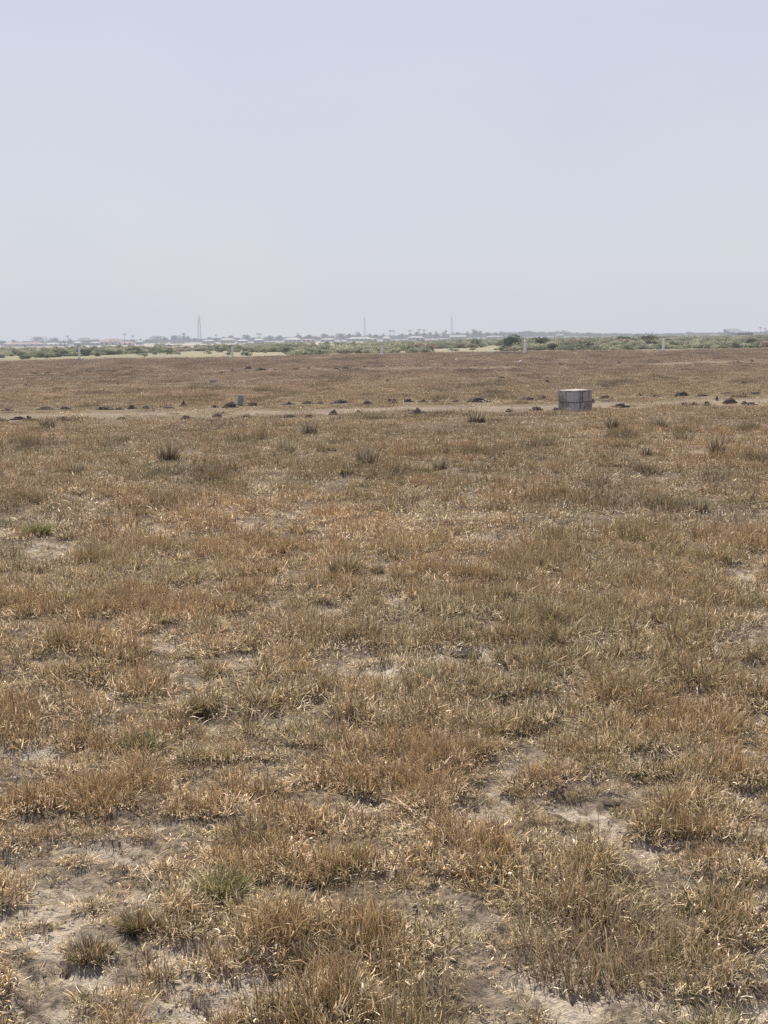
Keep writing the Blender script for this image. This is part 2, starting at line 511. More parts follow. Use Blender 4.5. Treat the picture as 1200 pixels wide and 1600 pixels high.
def kinds(s, q, wm):
    """the clump kinds at radius factor s, count factor q, blade width factor wm"""
    N = lambda n: max(3, int(n * q))
    K = []
    for v in range(3):  # 0-2 brown, curly tufts
        K.append([B_(N(34), .06 * s, (.03, .085), .0026 * wm, (.1, 1.1), (-1.6, 2.4), P_BROWN, outward=.25, twist=1.6),
                  B_(N(38), .065 * s, (.012, .045), .0035 * wm, (.2, 1.5), (-2.5, 3.2), P_STRAW, tipgain=1.2, basegain=.9, outward=.1, twist=2),
                  B_(N(9), .05 * s, (.06, .14), .0022 * wm, (.0, .6), (-.5, .9), P_RED + P_OLIVE[:1], outward=.3)])
    for v in range(2):  # 3-4 flat straw litter
        K.append([B_(N(30), .07 * s, (.02, .065), .0036 * wm, (.9, 1.7), (-1.5, 2.5), P_STRAW + P_BROWN, basegain=.9),
                  B_(N(16), .06 * s, (.03, .06), .0026 * wm, (.2, 1.2), (.3, 2), P_GREY)])
    for v in range(2):  # 5-6 tall reddish stems
        K.append([B_(N(18), .055 * s, (.06, .135), .0021 * wm, (.0, .6), (-.6, 1.0), P_RED + P_BROWN, outward=.3),
                  B_(N(28), .06 * s, (.015, .05), .0034 * wm, (.3, 1.4), (-2, 3), P_STRAW, basegain=.8, twist=2),
                  B_(N(14), .05 * s, (.04, .09), .0026 * wm, (.2, .9), (.2, 1.6), P_BROWN)])
    for v in range(2):  # 7-8 grey green short turf
        K.append([B_(N(46), .06 * s, (.02, .075), .0024 * wm, (.1, 1.2), (-1.0, 1.8), P_GREY + P_OLIVE, outward=.4, twist=1.4),
                  B_(N(24), .06 * s, (.015, .05), .0034 * wm, (.3, 1.5), (-2, 3), P_STRAW, basegain=.9, twist=2)])  # extra pale blades, their colour stands in for sun flecks
    for v in range(2):  # 9-10 olive tussock
        K.append([B_(N(40), .035 * s, (.06, .13), .0028 * wm, (.2, 1.05), (.4, 1.6), P_OLIVE + P_BROWN, outward=.9),
                  B_(N(12), .03 * s, (.05, .10), .0032 * wm, (.5, 1.3), (.6, 2.0), P_STRAW, outward=.9)])
    # 11 fresh green tuft
    K.append([B_(N(34), .035 * s, (.04, .10), .0030 * wm, (.1, 1.0), (.3, 1.4), P_GREEN, outward=.9),
              B_(N(12), .05 * s, (.03, .07), .003 * wm, (.4, 1.3), (0, 2), P_STRAW)])
    return K


def instancer(name, V, rot, scl, idx, tint, coll):
    me = bpy.data.meshes.new(name)
    me.vertices.add(len(V)); me.vertices.foreach_set('co', V.astype(np.float32).ravel())
    for nm, ty, fld, dat in (('rot', 'FLOAT_VECTOR', 'vector', rot), ('scl', 'FLOAT_VECTOR', 'vector', scl), ('idx', 'INT', 'value', idx)):
        a = me.attributes.new(nm, ty, 'POINT'); a.data.foreach_set(fld, np.ascontiguousarray(dat, np.int32 if ty == 'INT' else np.float32).ravel())
    a = me.attributes.new('tint', 'FLOAT_COLOR', 'POINT')
    c = np.ones((len(V), 4), np.float32); c[:, :3] = tint; a.data.foreach_set('color', c.ravel())
    o = obj(name, me)
    ng = bpy.data.node_groups.new(name, 'GeometryNodeTree')
    ng.interface.new_socket('Geometry', in_out='INPUT', socket_type='NodeSocketGeometry')
    ng.interface.new_socket('Geometry', in_out='OUTPUT', socket_type='NodeSocketGeometry')
    N = ng.nodes; Lk = ng.links
    gi = N.new('NodeGroupInput'); go = N.new('NodeGroupOutput')
    ip = N.new('GeometryNodeInstanceOnPoints'); ci = N.new('GeometryNodeCollectionInfo')
    ci.inputs['Collection'].default_value = coll; ci.inputs['Separate Children'].default_value = True; ci.inputs['Reset Children'].default_value = True
    ip.inputs['Pick Instance'].default_value = True

    def na(nm, ty):
        n = N.new('GeometryNodeInputNamedAttribute'); n.data_type = ty; n.inputs['Name'].default_value = nm
        return [s for s in n.outputs if s.enabled and s.name == 'Attribute'][0]
    er = N.new('FunctionNodeEulerToRotation')
    Lk.new(na('rot', 'FLOAT_VECTOR'), er.inputs[0]); Lk.new(er.outputs[0], ip.inputs['Rotation'])
    Lk.new(na('scl', 'FLOAT_VECTOR'), ip.inputs['Scale']); Lk.new(na('idx', 'INT'), ip.inputs['Instance Index'])
    Lk.new(gi.outputs[0], ip.inputs['Points']); Lk.new(ci.outputs[0], ip.inputs['Instance']); Lk.new(ip.outputs[0], go.inputs[0])
    md = o.modifiers.new('scatter', 'NODES'); md.node_group = ng
    return o


TUFTS = [
    ('grass_tuft', 940, 1490, 290, 95, 'dry', 'widest brown grass tuft near the bottom right corner, pale bent blades at its foot'),
    ('grass_tuft', 345, 1395, 110, 62, 'green', 'bright green grass tuft beside a pale bare patch at lower left'),
    ('grass_tuft', 218, 1168, 60, 40, 'green', 'small green grass tuft in brown turf at middle left'),
    ('grass_tuft', 655, 1640, 150, 215, 'stalk', 'tallest upright brown stems rising from the bottom edge of the photo'),
    ('grass_tuft', 820, 978, 60, 60, 'stalk', 'upright olive stems with dark foot above a bare strip, left one of the pair'),
    ('grass_tuft', 862, 975, 45, 52, 'clump', 'dark footed tussock just right of the upright olive stems'),
    ('grass_tuft', 142, 882, 60, 42, 'clump', 'grey brown tussock left of a small whitish bare patch'),
    ('grass_tuft', 538, 893, 62, 34, 'clump', 'dark low tussock left of the long pale curved stalk'),
    ('grass_tuft', 985, 845, 60, 48, 'stalk', 'loose tan tussock of upright stems right of centre in the middle of the field'),
    ('grass_tuft', 215, 1450, 62, 48, 'clump', 'dark green footed tussock at the edge of the bottom left bare ground'),
    ('grass_tuft', 140, 1490, 100, 34, 'clump', 'dull olive brown tuft alone on the bottom left bare soil'),
    ('grass_tuft', 60, 835, 60, 30, 'green', 'dull green tuft close to the left edge, highest of the green tufts'),
    ('grass_tuft', 400, 1310, 130, 42, 'clump', 'olive tuft on the upper rim of a pale bare patch at lower left'),
    ('grass_tuft', 890, 1250, 80, 36, 'clump', 'olive tuft over a dark hollow right of centre'),
    ('grass_tuft', 1060, 1300, 60, 52, 'stalk', 'rusty tuft of short stems below the right end of the bare hollow'),
    ('grass_tuft', 500, 1500, 110, 40, 'clump', 'dark footed tuft on the rim of the cracked bottom soil'),
    ('grass_tuft', 310, 1110, 50, 34, 'clump', 'low tussock with a black foot left of centre'),
    ('grass_tuft', 1150, 1140, 60, 40, 'stalk', 'rusty stems near the right edge beside thick brown turf'),
    ('grass_tuft', 650, 1070, 50, 30, 'clump', 'olive tussock right of the round whitish bare patch'),
]
WEEDS = [
    (447, 710, 42, 34, 'grey twiggy weed left of a fallen pale stick, dark at its foot'),
    (484, 678, 40, 26, 'rounded grey weed just below the dirt track, left of centre'),
    (262, 722, 44, 50, 'tall thin purple grey weed in the left half of the upper field'),
    (1121, 712, 30, 42, 'dark upright twiggy weed near the right edge of the upper field'),
    (1010, 712, 30, 20, 'low dark weed between the right edge weed and the block plinth'),
    (575, 725, 60, 40, 'wide faint grey weed in the middle of the upper field'),
    (688, 735, 34, 26, 'small olive weed below the mound, right of centre'),
    (958, 670, 18, 26, 'thin upright weed just right of the block plinth'),
    (745, 660, 44, 22, 'low brown weed in front of the rounded dark mound'),
    (1095, 800, 36, 30, 'grey weed in the right part of the middle field'),
    (860, 700, 40, 20, 'low dark weed below the left side of the block plinth'),
    (75, 668, 36, 22, 'low purple grey weed below the track at the far left'),
    (1030, 668, 44, 22, 'dark low weed on the near rim of the track at the right'),
    (120, 740, 44, 24, 'flat dark weed in the upper field near the left edge'),
    (690, 680, 26, 14, 'tiny dark weed above the small olive weed'),
    (590, 895, 30, 18, 'small dark weed at the foot of the long pale curved stalk'),
]
TM = []
for a_ in [(t[1], t[2], t[3]) for t in TUFTS] + [(t[0], t[1], t[2]) for t in WEEDS]:
    p_ = spot(a_[0], a_[1]); TM.append((p_.x, p_.y, max(a_[2] / ppm(p_) * .34, .05)))


def tuft_mask(x, y):
    kp = np.ones_like(x)
    for cx, cy, hw in TM:
        kp = np.minimum(kp, ss(.75, 1.15, np.hypot((x - cx) / hw, (y - cy + .7 * hw) / (1.7 * hw))) + .06)
    return kp


NK = 12
ALL = bpy.data.collections.new('grass_clumps')
for tier, (s, q, wm, zs) in enumerate([(1, 1, 1, 1), (2.1, 1.5, 1.5, 1), (4.6, 1.8, 2.9, 1.0), (9, 2.1, 5.2, 1.0)]):
    for k, sp in enumerate(kinds(s, q, wm)):
        rg = np.random.default_rng(100 + k + 50 * tier)
        V, Fq, C = merge([blades(rg, **b) for b in sp])
        # blades merge to an even tone in the distance
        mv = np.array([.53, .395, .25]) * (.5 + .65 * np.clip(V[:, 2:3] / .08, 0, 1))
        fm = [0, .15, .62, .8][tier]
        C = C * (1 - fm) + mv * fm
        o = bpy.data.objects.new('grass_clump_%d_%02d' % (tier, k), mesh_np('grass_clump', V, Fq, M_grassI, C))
        ALL.objects.link(o)

CLODS_NEAR = [(72, 640, 28, 6), (102, 640, 20, 6), (163, 640, 28, 6), (206, 639, 14, 7), (228, 639, 20, 6), (286, 634, 14, 8), (10, 642, 22, 5), (262, 638, 20, 4), (186, 640, 16, 4),
                     (335, 637, 16, 5), (396, 634, 26, 6), (450, 632, 26, 5), (480, 631, 22, 5), (500, 631, 14, 4), (533, 630, 28, 7), (612, 630, 20, 7), (637, 628, 22, 6), (660, 628, 20, 5),
                     (680, 628, 16, 5), (712, 628, 14, 4), (825, 625, 34, 6), (849, 624, 12, 6), (945, 623, 22, 5), (1025, 620, 22, 4), (1097, 619, 24, 4), (1135, 615, 20, 4), (1160, 617, 16, 4), (1178, 616, 20, 4),
                     (45, 656, 14, 7), (100, 657, 18, 7), (290, 655, 22, 6), (385, 653, 22, 6), (452, 652, 28, 6), (483, 652, 16, 4), (560, 646, 14, 5), (0, 657, 30, 6), (30, 655, 24, 4),
                     (340, 650, 16, 4), (838, 640, 22, 5), (868, 641, 10, 5), (970, 635, 24, 4), (1085, 633, 20, 6), (1104, 633, 10, 6), (1141, 629, 24, 8), (1163, 630, 10, 4), (1120, 624, 6, 5), (1172, 632, 20, 3),
                     (998, 618, 14, 4), (190, 655, 20, 3), (728, 650, 18, 5), (795, 642, 10, 4), (925, 628, 8, 5), (1070, 634, 12, 5)]
CLODS_FAR = [(40, 584, 12, 3), (52, 584, 12, 3), (74, 583, 12, 3), (106, 585, 8, 3), (140, 582, 10, 3), (152, 583, 12, 3), (176, 582, 6, 3), (208, 581, 12, 3), (237, 581, 6, 3), (262, 581, 6, 3),
                     (346, 583, 9, 3), (363, 579, 6, 3), (430, 578, 8, 3), (460, 577, 10, 3), (482, 576, 6, 3), (512, 578, 8, 3), (525, 577, 10, 3), (540, 576, 10, 3), (570, 574, 8, 3), (598, 573, 6, 3),
                     (648, 572, 6, 3), (658, 573, 6, 3), (695, 570, 6, 3), (743, 573, 6, 3), (790, 572, 22, 5), (842, 570, 12, 3), (876, 570, 8, 3), (913, 568, 6, 3), (967, 568, 8, 3), (988, 567, 8, 3),
                     (1057, 566, 6, 3), (1153, 566, 6, 4), (1175, 565, 8, 4), (784, 591, 12, 4), (718, 602, 8, 4), (185, 600, 6, 4), (40, 603, 8, 5), (815, 605, 8, 4), (1162, 600, 10, 5), (855, 598, 10, 5), (639, 583, 6, 4), (5, 607, 10, 5), (98, 600, 5, 4), (605, 596, 8, 3)]
CLODS_MAIN = [(746, 628, 40, 11), (360, 637, 26, 13), (574, 632, 21, 10), (521, 648, 19, 10), (650, 646, 30, 10), (1065, 619, 26, 7), (388, 577, 16, 8), (408, 579, 24, 6), (374, 634, 12, 10), (898, 643, 50, 10)]
CP = []
for a_ in CLODS_MAIN + CLODS_NEAR + CLODS_FAR:
    p_ = spot(a_[0], a_[1]); CP.append((p_.x, p_.y, a_[2] / ppm(p_) * .55 + .05))


def clod_mask(x, y):
    kp = np.ones_like(x)
    for cx, cy, hw in CP:
        kp = np.minimum(kp, ss(.8, 1.25, np.hypot((x - cx) / hw, (y - cy + .5 * cy / 33) / (.9 * cy / 33))) + .1)
    return kp


GV = []; GR = []; GS = []; GI = []; GT = []
HALF = math.radians(22)
for r1, r2, dens, tier, sz in [(1.7, 5.5, 1050, 0, .9), (5.5, 11, 540, 0, 1.1), (11, 24, 110, 1, 1.1), (24, 50, 38, 2, .95), (50, 92, 13, 3, .8), (92, 152, 8, 3, 1.0)]:
    # everything the photo's frame covers, and some metres to each side of it
    wx = .31 * r2 + 2.6
    n = int(2 * wx * (r2 - r1) * dens); gx = RNG.uniform(-wx, wx, n); gy = RNG.uniform(r1, r2, n)
    k = np.abs(gx) < .31 * gy + 2.6; gx, gy = gx[k], gy[k]; n = len(gx)
    b = bare(gx, gy); p = pale(gx, gy)
    clump = ss(.40, .60, tuss(gx, gy))
    dprob = (1 - b * .84) * (1 - p * .93) * (clump * .3 + .7) * (ss(.36, .58, fbm(gx / .09, gy / .09, 291, 2)) * .7 + .3)
    dprob = dprob * tuft_mask(gx, gy)
    if r2 > 80 * K or r2 > 140: dprob = dprob * (gy < 80 * K + 6 * (fbm(gx / 25, gy * 0 + 2, 33, 3) - .5))
    k = RNG.random(n) < dprob
    gx, gy, b, p, clump = gx[k], gy[k], b[k], p[k], clump[k]; n = len(gx)
    # kind map
    A = fbm(gx / 1.1, gy / 1.1, 92, 3); C2 = fbm(gx / .6, gy / .6, 93, 3); D = fbm(gx / 2.6, gy / 2.6, 94, 3)
    u = RNG.random(n)
    wts = np.zeros((n, 6))
    wts[:, 0] = .9 + 1.2 * ss(.4, .6, A)
    wts[:, 1] = .6 + .9 * (1 - clump) + 2.2 * b + 1.3 * ss(.5, .65, C2)
    wts[:, 2] = .15 + 1.3 * ss(.5, .66, D)
    wts[:, 3] = .18 + 1.35 * ss(.50, .66, 1 - A) + 1.6 * b + 1.3 * (1 - clump) + .8 * (gy < 4.2)
    wts[:, 4] = .10 + .7 * ss(.55, .68, 1 - C2)
    wts[:, 5] = .02 + .30 * ss(.62, .72, fbm(gx / .45, gy / .45, 95, 3))
    wts /= wts.sum(1, keepdims=True); cw = np.cumsum(wts, 1)
    fam = (u[:, None] > cw).sum(1).clip(0, 5)
    start = np.array([0, 3, 5, 7, 9, 11])[fam]; cnt = np.array([3, 2, 2, 2, 2, 1])[fam]
    idx = start + (RNG.random(n) * cnt).astype(int) + tier * NK
    s = sz * RNG.uniform(.65, 1.25, n) * (.72 + .50 * clump)
    s *= np.where(b > .4, .55, 1)
    zsc = s * RNG.uniform(.75, 1.2, n) * (.66 + .30 * clump) * (1 - .7 * p)
    if tier >= 2: zsc *= .72
    t = 1 + .20 * (fbm(gx / 1.8, gy / 1.8, 96, 3) - .5)[:, None] * np.array([1, .6, .2]) * 2
    t = t * (1 + .25 * (fbm(gx / 6, gy / 4, 97, 2) - .5))[:, None] * RNG.uniform(.82, 1.15, (n, 1))
    t = t * np.array([1.02, .985, .945])
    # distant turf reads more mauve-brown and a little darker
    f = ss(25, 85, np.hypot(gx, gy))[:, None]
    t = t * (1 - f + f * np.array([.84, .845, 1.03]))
    t = t * (1 + p[:, None] * np.array([.6, .65, .7]))
    # scattered dark tussocks and paler thin places
    dk = ss(.60, .72, fbm(gx / (.35 + .007 * gy), gy / (.35 + .014 * gy), 98, 3)) * ss(7, 16, gy)
    t = t * (1 - (.34 - .10 * ss(40, 90, gy))[:, None] * dk[:, None] * np.array([1, .95, .9]))
    zsc = zsc * (1 + .5 * dk)
    if tier >= 2:
        kp = clod_mask(gx, gy)
        k = RNG.random(n) < kp
        gx, gy, s, zsc, idx, t = gx[k], gy[k], s[k], zsc[k], idx[k], t[k]; n = len(gx)
    # rotation: random spin, slight lean
    rot = np.stack([RNG.normal(0, .12, n), RNG.normal(0, .12, n), RNG.uniform(0, 6.283, n)], 1)
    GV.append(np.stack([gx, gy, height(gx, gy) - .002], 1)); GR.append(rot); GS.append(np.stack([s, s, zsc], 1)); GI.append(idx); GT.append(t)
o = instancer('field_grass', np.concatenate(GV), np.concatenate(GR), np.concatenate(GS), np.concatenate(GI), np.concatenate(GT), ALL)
tag(o, 'short dry brown grass and straw covering the whole field', 'grass', kind='stuff')
print('grass instances', sum(len(v) for v in GV))

CR = bpy.data.collections.new('soil_crumb_shapes')
import bmesh as _bm
for k in range(4):
    b_ = _bm.new(); _bm.ops.create_icosphere(b_, subdivisions=1, radius=1)
    v_ = np.array([v.co[:] for v in b_.verts]); f_ = np.array([[v.index for v in f.verts] for f in b_.faces]); b_.free()
    d_ = .4 + 1.2 * vn(v_[:, 0] * 1.5 + 9 * k + 30, v_[:, 1] * 1.5 + v_[:, 2] * 1.9 + 60, k)
    o = bpy.data.objects.new('soil_crumb_%d' % k, mesh_np('soil_crumb', v_ * d_[:, None] * np.array([1, .8, .6]), [f_], M_crumb)); CR.objects.link(o)
n = 50000
rr = 2.4 * np.exp(RNG.random(n) * math.log(22 / 2.4)); aa = RNG.uniform(-HALF, HALF, n); cx_, cy_ = rr * np.sin(aa), rr * np.cos(aa)
bb = bare(cx_, cy_); cl_ = fbm(cx_ / .2, cy_ / .2, 303, 3)
k = RNG.random(n) < (bb * .9 + .05) * ss(.40, .62, cl_); cx_, cy_, rr = cx_[k], cy_[k], rr[k]; n = len(cx_)
sz_ = .0028 * np.exp(RNG.normal(0, .5, n)) * (1 + rr / 12)
sz_ = np.minimum(sz_, .014)
o = instancer('soil_crumbs', np.stack([cx_, cy_, height(cx_, cy_) + sz_ * .15], 1), RNG.uniform(0, 6.28, (n, 3)) * np.array([.15, .15, 1]), np.stack([sz_] * 3, 1), RNG.integers(0, 4, n), np.ones((n, 3)), CR)
tag(o, 'loose crumbs of dry clay on the bare soil', 'soil crumbs', kind='stuff')
print('crumbs', n)

# ------------------------------------------------------------------ standout tufts, weeds and stalks (things)
def tuft(name, px, py, wpx, hpx, style, label, cat='grass tuft', group=None, seed=0):
    p = spot(px, py); q = ppm(p); w = wpx / q; h = hpx / q * .95
    rg = np.random.default_rng(500 + seed + int(px))
    bw = max(.0024, .9 / q)
    R = w * .28
    if style == 'green':
        sp = [B_(520, R, (.5 * h, 1.1 * h), bw, (.15, 1.15), (.2, 1.3), P_GREEN + P_OLIVE, outward=.95),
              B_(160, R * 1.3, (.4 * h, .8 * h), bw, (.4, 1.4), (.2, 2), P_STRAW, outward=.9)]
    elif style == 'dry':
        sp = [B_(1150, R * 1.85, (.3 * h, 1.05 * h), bw * .9, (.0, .75), (-.4, 1.1), P_BROWN + P_BROWN + P_OLIVE[:1] + P_RED, outward=.5, seg=4, basegain=.2),
              B_(700, R * 1.8, (.12 * h, .4 * h), bw * 1.3, (.3, 1.5), (-2, 3), P_STRAW, outward=.9, seg=4),
              B_(160, R * 1.4, (.35 * h, .8 * h), bw, (.3, 1.3), (.3, 1.4), P_GREEN + P_OLIVE, outward=.95)]
    elif style == 'stalk':
        sp = [B_(80, R * 1.5, (.5 * h, 1.1 * h), bw, (.0, .28), (-.2, .4), P_OLIVE + P_BROWN, seg=4, twist=.2),
              B_(420, R * 1.6, (.15 * h, .45 * h), bw, (.1, .9), (.2, 1.5), P_BROWN + P_OLIVE),
              B_(200, R * 1.6, (.1 * h, .35 * h), bw * 1.3, (.4, 1.4), (0, 2.5), P_STRAW)]
    elif style == 'twig':
        sp = [B_(260, R * .9, (.45 * h, 1.1 * h), bw * .8, (.0, .75), (-.5, .5), P_TWIG + P_GREY, outward=.9, basegain=.6, tipgain=1.25, seg=3, twist=.3),
              B_(160, R * 1.1, (.2 * h, .6 * h), bw, (.1, 1.2), (-.6, 1.5), P_TWIG + P_GREY[:1], outward=.9)]
    elif style == 'clump':   # dark-based tussock
        sp = [B_(560, R * 1.2, (.5 * h, 1.1 * h), bw, (.05, 1.0), (.1, 1.0), P_OLIVE + P_BROWN + P_TWIG, outward=.95, basegain=.3),
              B_(120, R * 1.2, (.3 * h, .7 * h), bw * 1.2, (.4, 1.3), (.2, 2), P_STRAW, outward=.9)]
    V, Fq, C = merge([blades(rg, **s) for s in sp])
    o = obj(name, mesh_np(name, V, Fq, M_grass, C), loc=(p.x, p.y, p.z - .004))
    tag(o, label, cat, group)
    return o


TG = 'grass tufts standing out of the field'
for k, (nm, px, py, w, h, st, lb) in enumerate(TUFTS): tuft(nm, px, py, w, h, st, lb, 'grass tuft', TG, k)
WG = 'dry twiggy weeds in the field'
for k, (px, py, w, h, lb) in enumerate(WEEDS): tuft('dry_weed', px, py, w, h, 'twig', lb, 'weed', WG, 40 + k)


def stick(name, pts, rad, label, col=(.66, .55, .38), cat='stalk', mat=None):
    """a bent round stalk through world points"""
    V = []; Q = []; m_ = 5
    pts = [Vector(p) for p in pts]; base = pts[0].copy()
    for k, p in enumerate(pts):
        d = (pts[min(k + 1, len(pts) - 1)] - pts[max(k - 1, 0)]).normalized()
        u_ = d.orthogonal().normalized(); v_ = d.cross(u_)
        r_ = rad * (1 - .6 * k / (len(pts) - 1))
        for q in range(m_):
            an = q / m_ * 6.283
            V.append(p - base + u_ * math.cos(an) * r_ + v_ * math.sin(an) * r_)
    for k in range(len(pts) - 1):
        for q in range(m_):
            Q.append([k * m_ + q, k * m_ + (q + 1) % m_, (k + 1) * m_ + (q + 1) % m_, (k + 1) * m_ + q])
    o = obj(name, mesh_np(name, np.array([list(v) for v in V]), [np.array(Q)], mat or M_grass, np.tile(np.array(col), (len(V), 1)), True), loc=base)
    tag(o, label, cat)
    return o


def stickpx(pix, lift, rad, label, col=(.66, .55, .38), name='dry_stalk'):
    b = spot(*pix[0]); pts = [Vector((b.x, b.y, b.z - .01))]
    for (px, py), dy in zip(pix[1:], lift):
        pts.append(at(px, py, Y=b.y + dy))
    return stick(name, pts, rad, label, col)


stickpx([(586, 892), (592, 878), (596, 862), (594, 842)], [.02, .03, .0], .0045, 'long pale curved stalk standing alone left of centre in the middle field')
stickpx([(372, 0 + 632 + 0), (374, 628)], [.0], .001, 'thin dry straw at the foot of the leaning grey marker')
stickpx([(694, 632), (700, 624), (707, 616)], [.1, .2], .02, 'pale leaning stick on the far rim of the track, left of the rounded mound')
stickpx([(547, 631), (547, 622)], [0], .018, 'short pale peg in the dark clods of the track, left of centre')
stickpx([(800, 650), (800, 636), (801, 626)], [0, 0], .012, 'thin pale upright stem on the track left of the block plinth')
stickpx([(1066, 586), (1068, 580), (1069, 576)], [0, 0], .03, 'pale upright stem far out in the right half of the field')
stickpx([(487, 711), (491, 706), (495, 700)], [.1, .15], .008, 'fallen pale stick right of the grey twiggy weed')
stickpx([(650, 1045), (652, 1010), (647, 975), (645, 940)], [.01, .02, .02], .0022, 'tall thin bent stalk rising over the olive tussock in the centre')
stickpx([(685, 1048), (668, 1035), (655, 1025)], [.02, .05], .003, 'short pale stalk lying across the centre tussock')
stickpx([(672, 1425), (690, 1405), (700, 1385)], [.02, .03], .0022, 'pale slanting stalk near the bottom centre, above the tall brown stems')
stickpx([(1118, 666), (1121, 655), (1119, 645)], [0, 0], .012, 'pale upright stem on the near side of the track at the right')
stickpx([(20, 1408), (60, 1415), (110, 1408)], [-.02, .0], .0025, 'long yellow stalk lying flat near the left edge at the bottom', (.72, .64, .35))
stickpx([(1040, 1498), (1065, 1488), (1105, 1500)], [.0, -.02], .0022, 'pale arched stalk at the right foot of the widest tuft')

# ------------------------------------------------------------------ earth clods
def rock_mesh(seed, n, spread, size, flat=.6):
    rg = np.random.default_rng(seed)
    import bmesh
    Vs = []; Fs = []; o_ = 0
    bm = bmesh.new(); bmesh.ops.create_icosphere(bm, subdivisions=3, radius=1)
    bv = np.array([v.co[:] for v in bm.verts]); bf = np.array([[v.index for v in f.verts] for f in bm.faces]); bm.free()
    for k in range(n):
        cx = rg.normal(0, spread * .42); cy = rg.normal(0, spread * .24)
        s = size * rg.uniform(.35, 1.0) * (1 - .55 * min(1, abs(cx) / spread))
        d = .5 + .9 * vn(bv[:, 0] * 1.7 + 9 * k + 40, bv[:, 1] * 1.7 + bv[:, 2] * 2.3 + 50, seed) + .35 * (vn(bv[:, 0] * 5 + 40, bv[:, 2] * 5 + bv[:, 1] * 4 + 70, seed + k) - .5)
        v = bv * d[:, None] * s * np.array([1.15, 1, flat])
        an = rg.uniform(0, 6.28); c_, s_ = math.cos(an), math.sin(an)
        v = np.stack([v[:, 0] * c_ - v[:, 1] * s_ + cx, v[:, 0] * s_ + v[:, 1] * c_ + cy, v[:, 2] + s * .15], 1)
        Vs.append(v); Fs.append(bf + o_); o_ += len(v)
    c0 = bv * np.array([spread * 1.35, spread * .6, size * .30]) * (.8 + .5 * vn(bv[:, 0] * 3 + 70, bv[:, 1] * 3 + 70, seed))[:, None]
    Vs.append(c0); Fs.append(bf + o_)
    A_ = np.concatenate(Vs)
    A_[:, 0] /= np.ptp(A_[:, 0]); A_[:, 1] /= np.ptp(A_[:, 1]); A_[:, 2] /= A_[:, 2].max()
    A_[:, 2] = np.maximum(A_[:, 2], -.35)
    return mesh_np('earth_clod', A_, [np.concatenate(Fs)], M_soil)


CL = [rock_mesh(s, n, sp, sz, fl) for s, n, sp, sz, fl in [(1, 14, .5, .22, .6), (2, 9, .5, .26, .6), (3, 18, .5, .17, .55), (4, 6, .4, .30, .7), (5, 22, .5, .2, .75), (6, 5, .45, .36, .5)]]
CG = 'dark clods of dug earth along the tracks'
ck = [0]


def clod(px, py, w, h, label=None, var=None, nm='earth_clod'):
    p = spot(px, py); q = ppm(p)
    me = CL[var if var is not None else ck[0] % 6]; ck[0] += 1
    o = obj(nm, me, loc=(p.x, p.y, p.z + .0))
    bx = w / q; bz = h / q
    o.scale = (bx * 1.15 * random.uniform(.8, 1.15), max(bx * .6, .18), (bz * .8 + (.025 if py < 700 else -.004)) * random.uniform(.75, 1.1))
    o.rotation_euler = (0, 0, random.choice([0, math.pi]) + random.uniform(-.3, .3))
    if py < 592: lb = 'small dark clod of earth on the far track halfway to the white posts'
    else: lb = 'low dark heap of clods beside the near dirt track'
    tag(o, label or lb, 'earth clod' if nm == 'earth_clod' else 'mound', CG if nm == 'earth_clod' else None)


clod(746, 628, 40, 11, 'rounded dark mound of earth behind the track, left of the block plinth', 5, 'earth_mound')
clod(360, 637, 26, 13, 'dark earth mound at the left foot of the leaning grey marker', 3, 'earth_mound')
clod(574, 632, 21, 10, 'dark pointed earth heap on the far rim of the track, middle of the photo', 3, 'earth_mound')
clod(521, 648, 19, 10, 'dark earth heap on the near rim of the track, middle of the photo', 3, 'earth_mound')
clod(650, 646, 30, 10, 'wide low earth heap on the near rim left of the rounded mound', 1, 'earth_mound')
clod(1065, 619, 26, 7, 'dark wide earth heap right of the block plinth behind the pale track', 5, 'earth_mound')
clod(388, 577, 16, 8, 'left dark heap of the pair on the far track, above the leaning marker', 3, 'earth_mound')
clod(408, 579, 24, 6, 'right dark heap of the pair on the far track, above the leaning marker', 4, 'earth_mound')
for px, py, w, h in CLODS_NEAR:
    clod(px, py, w, h)
for px, py, w, h in CLODS_FAR:
    clod(px, py, w * 1.1, h)
clod(1037, 826, 10, 4, 'single black clod lying in turf in the right half of the middle field', 3)
clod(270, 826, 16, 8, 'dark clod in the middle field below the tall purple grey weed', 1)
clod(330, 1114, 22, 9, 'black clod at the foot of the low tussock left of centre', 1)
clod(960, 1246, 44, 5, 'dark broken earth in the bare hollow right of centre', 4)
clod(1045, 1176, 46, 6, 'dark broken earth near the right edge, above the bare hollow', 4)
clod(730, 1020, 40, 6, 'dark crumbly earth on the bare strip below the paired stems', 2)
clod(182, 862, 12, 10, 'dark clod on the small whitish bare patch at left', 1)


# ------------------------------------------------------------------ boxes
def box(x0, x1, y0, y1, z0, z1, bev=0.0, jit=0.0, seed=0):
    import bmesh
    bm = bmesh.new()
    bmesh.ops.create_cube(bm, size=1)
    for v in bm.verts:
        v.co = Vector((x0 + (v.co.x + .5) * (x1 - x0), y0 + (v.co.y + .5) * (y1 - y0), z0 + (v.co.z + .5) * (z1 - z0)))
    if bev:
        bmesh.ops.bevel(bm, geom=list(bm.edges), offset=bev, segments=2, affect='EDGES')
    if jit:
        bmesh.ops.subdivide_edges(bm, edges=list(bm.edges), cuts=3, use_grid_fill=True)
        rg = random.Random(seed)
        for v in bm.verts:
            v.co += Vector((rg.gauss(0, jit), rg.gauss(0, jit), rg.gauss(0, jit)))
    return bm


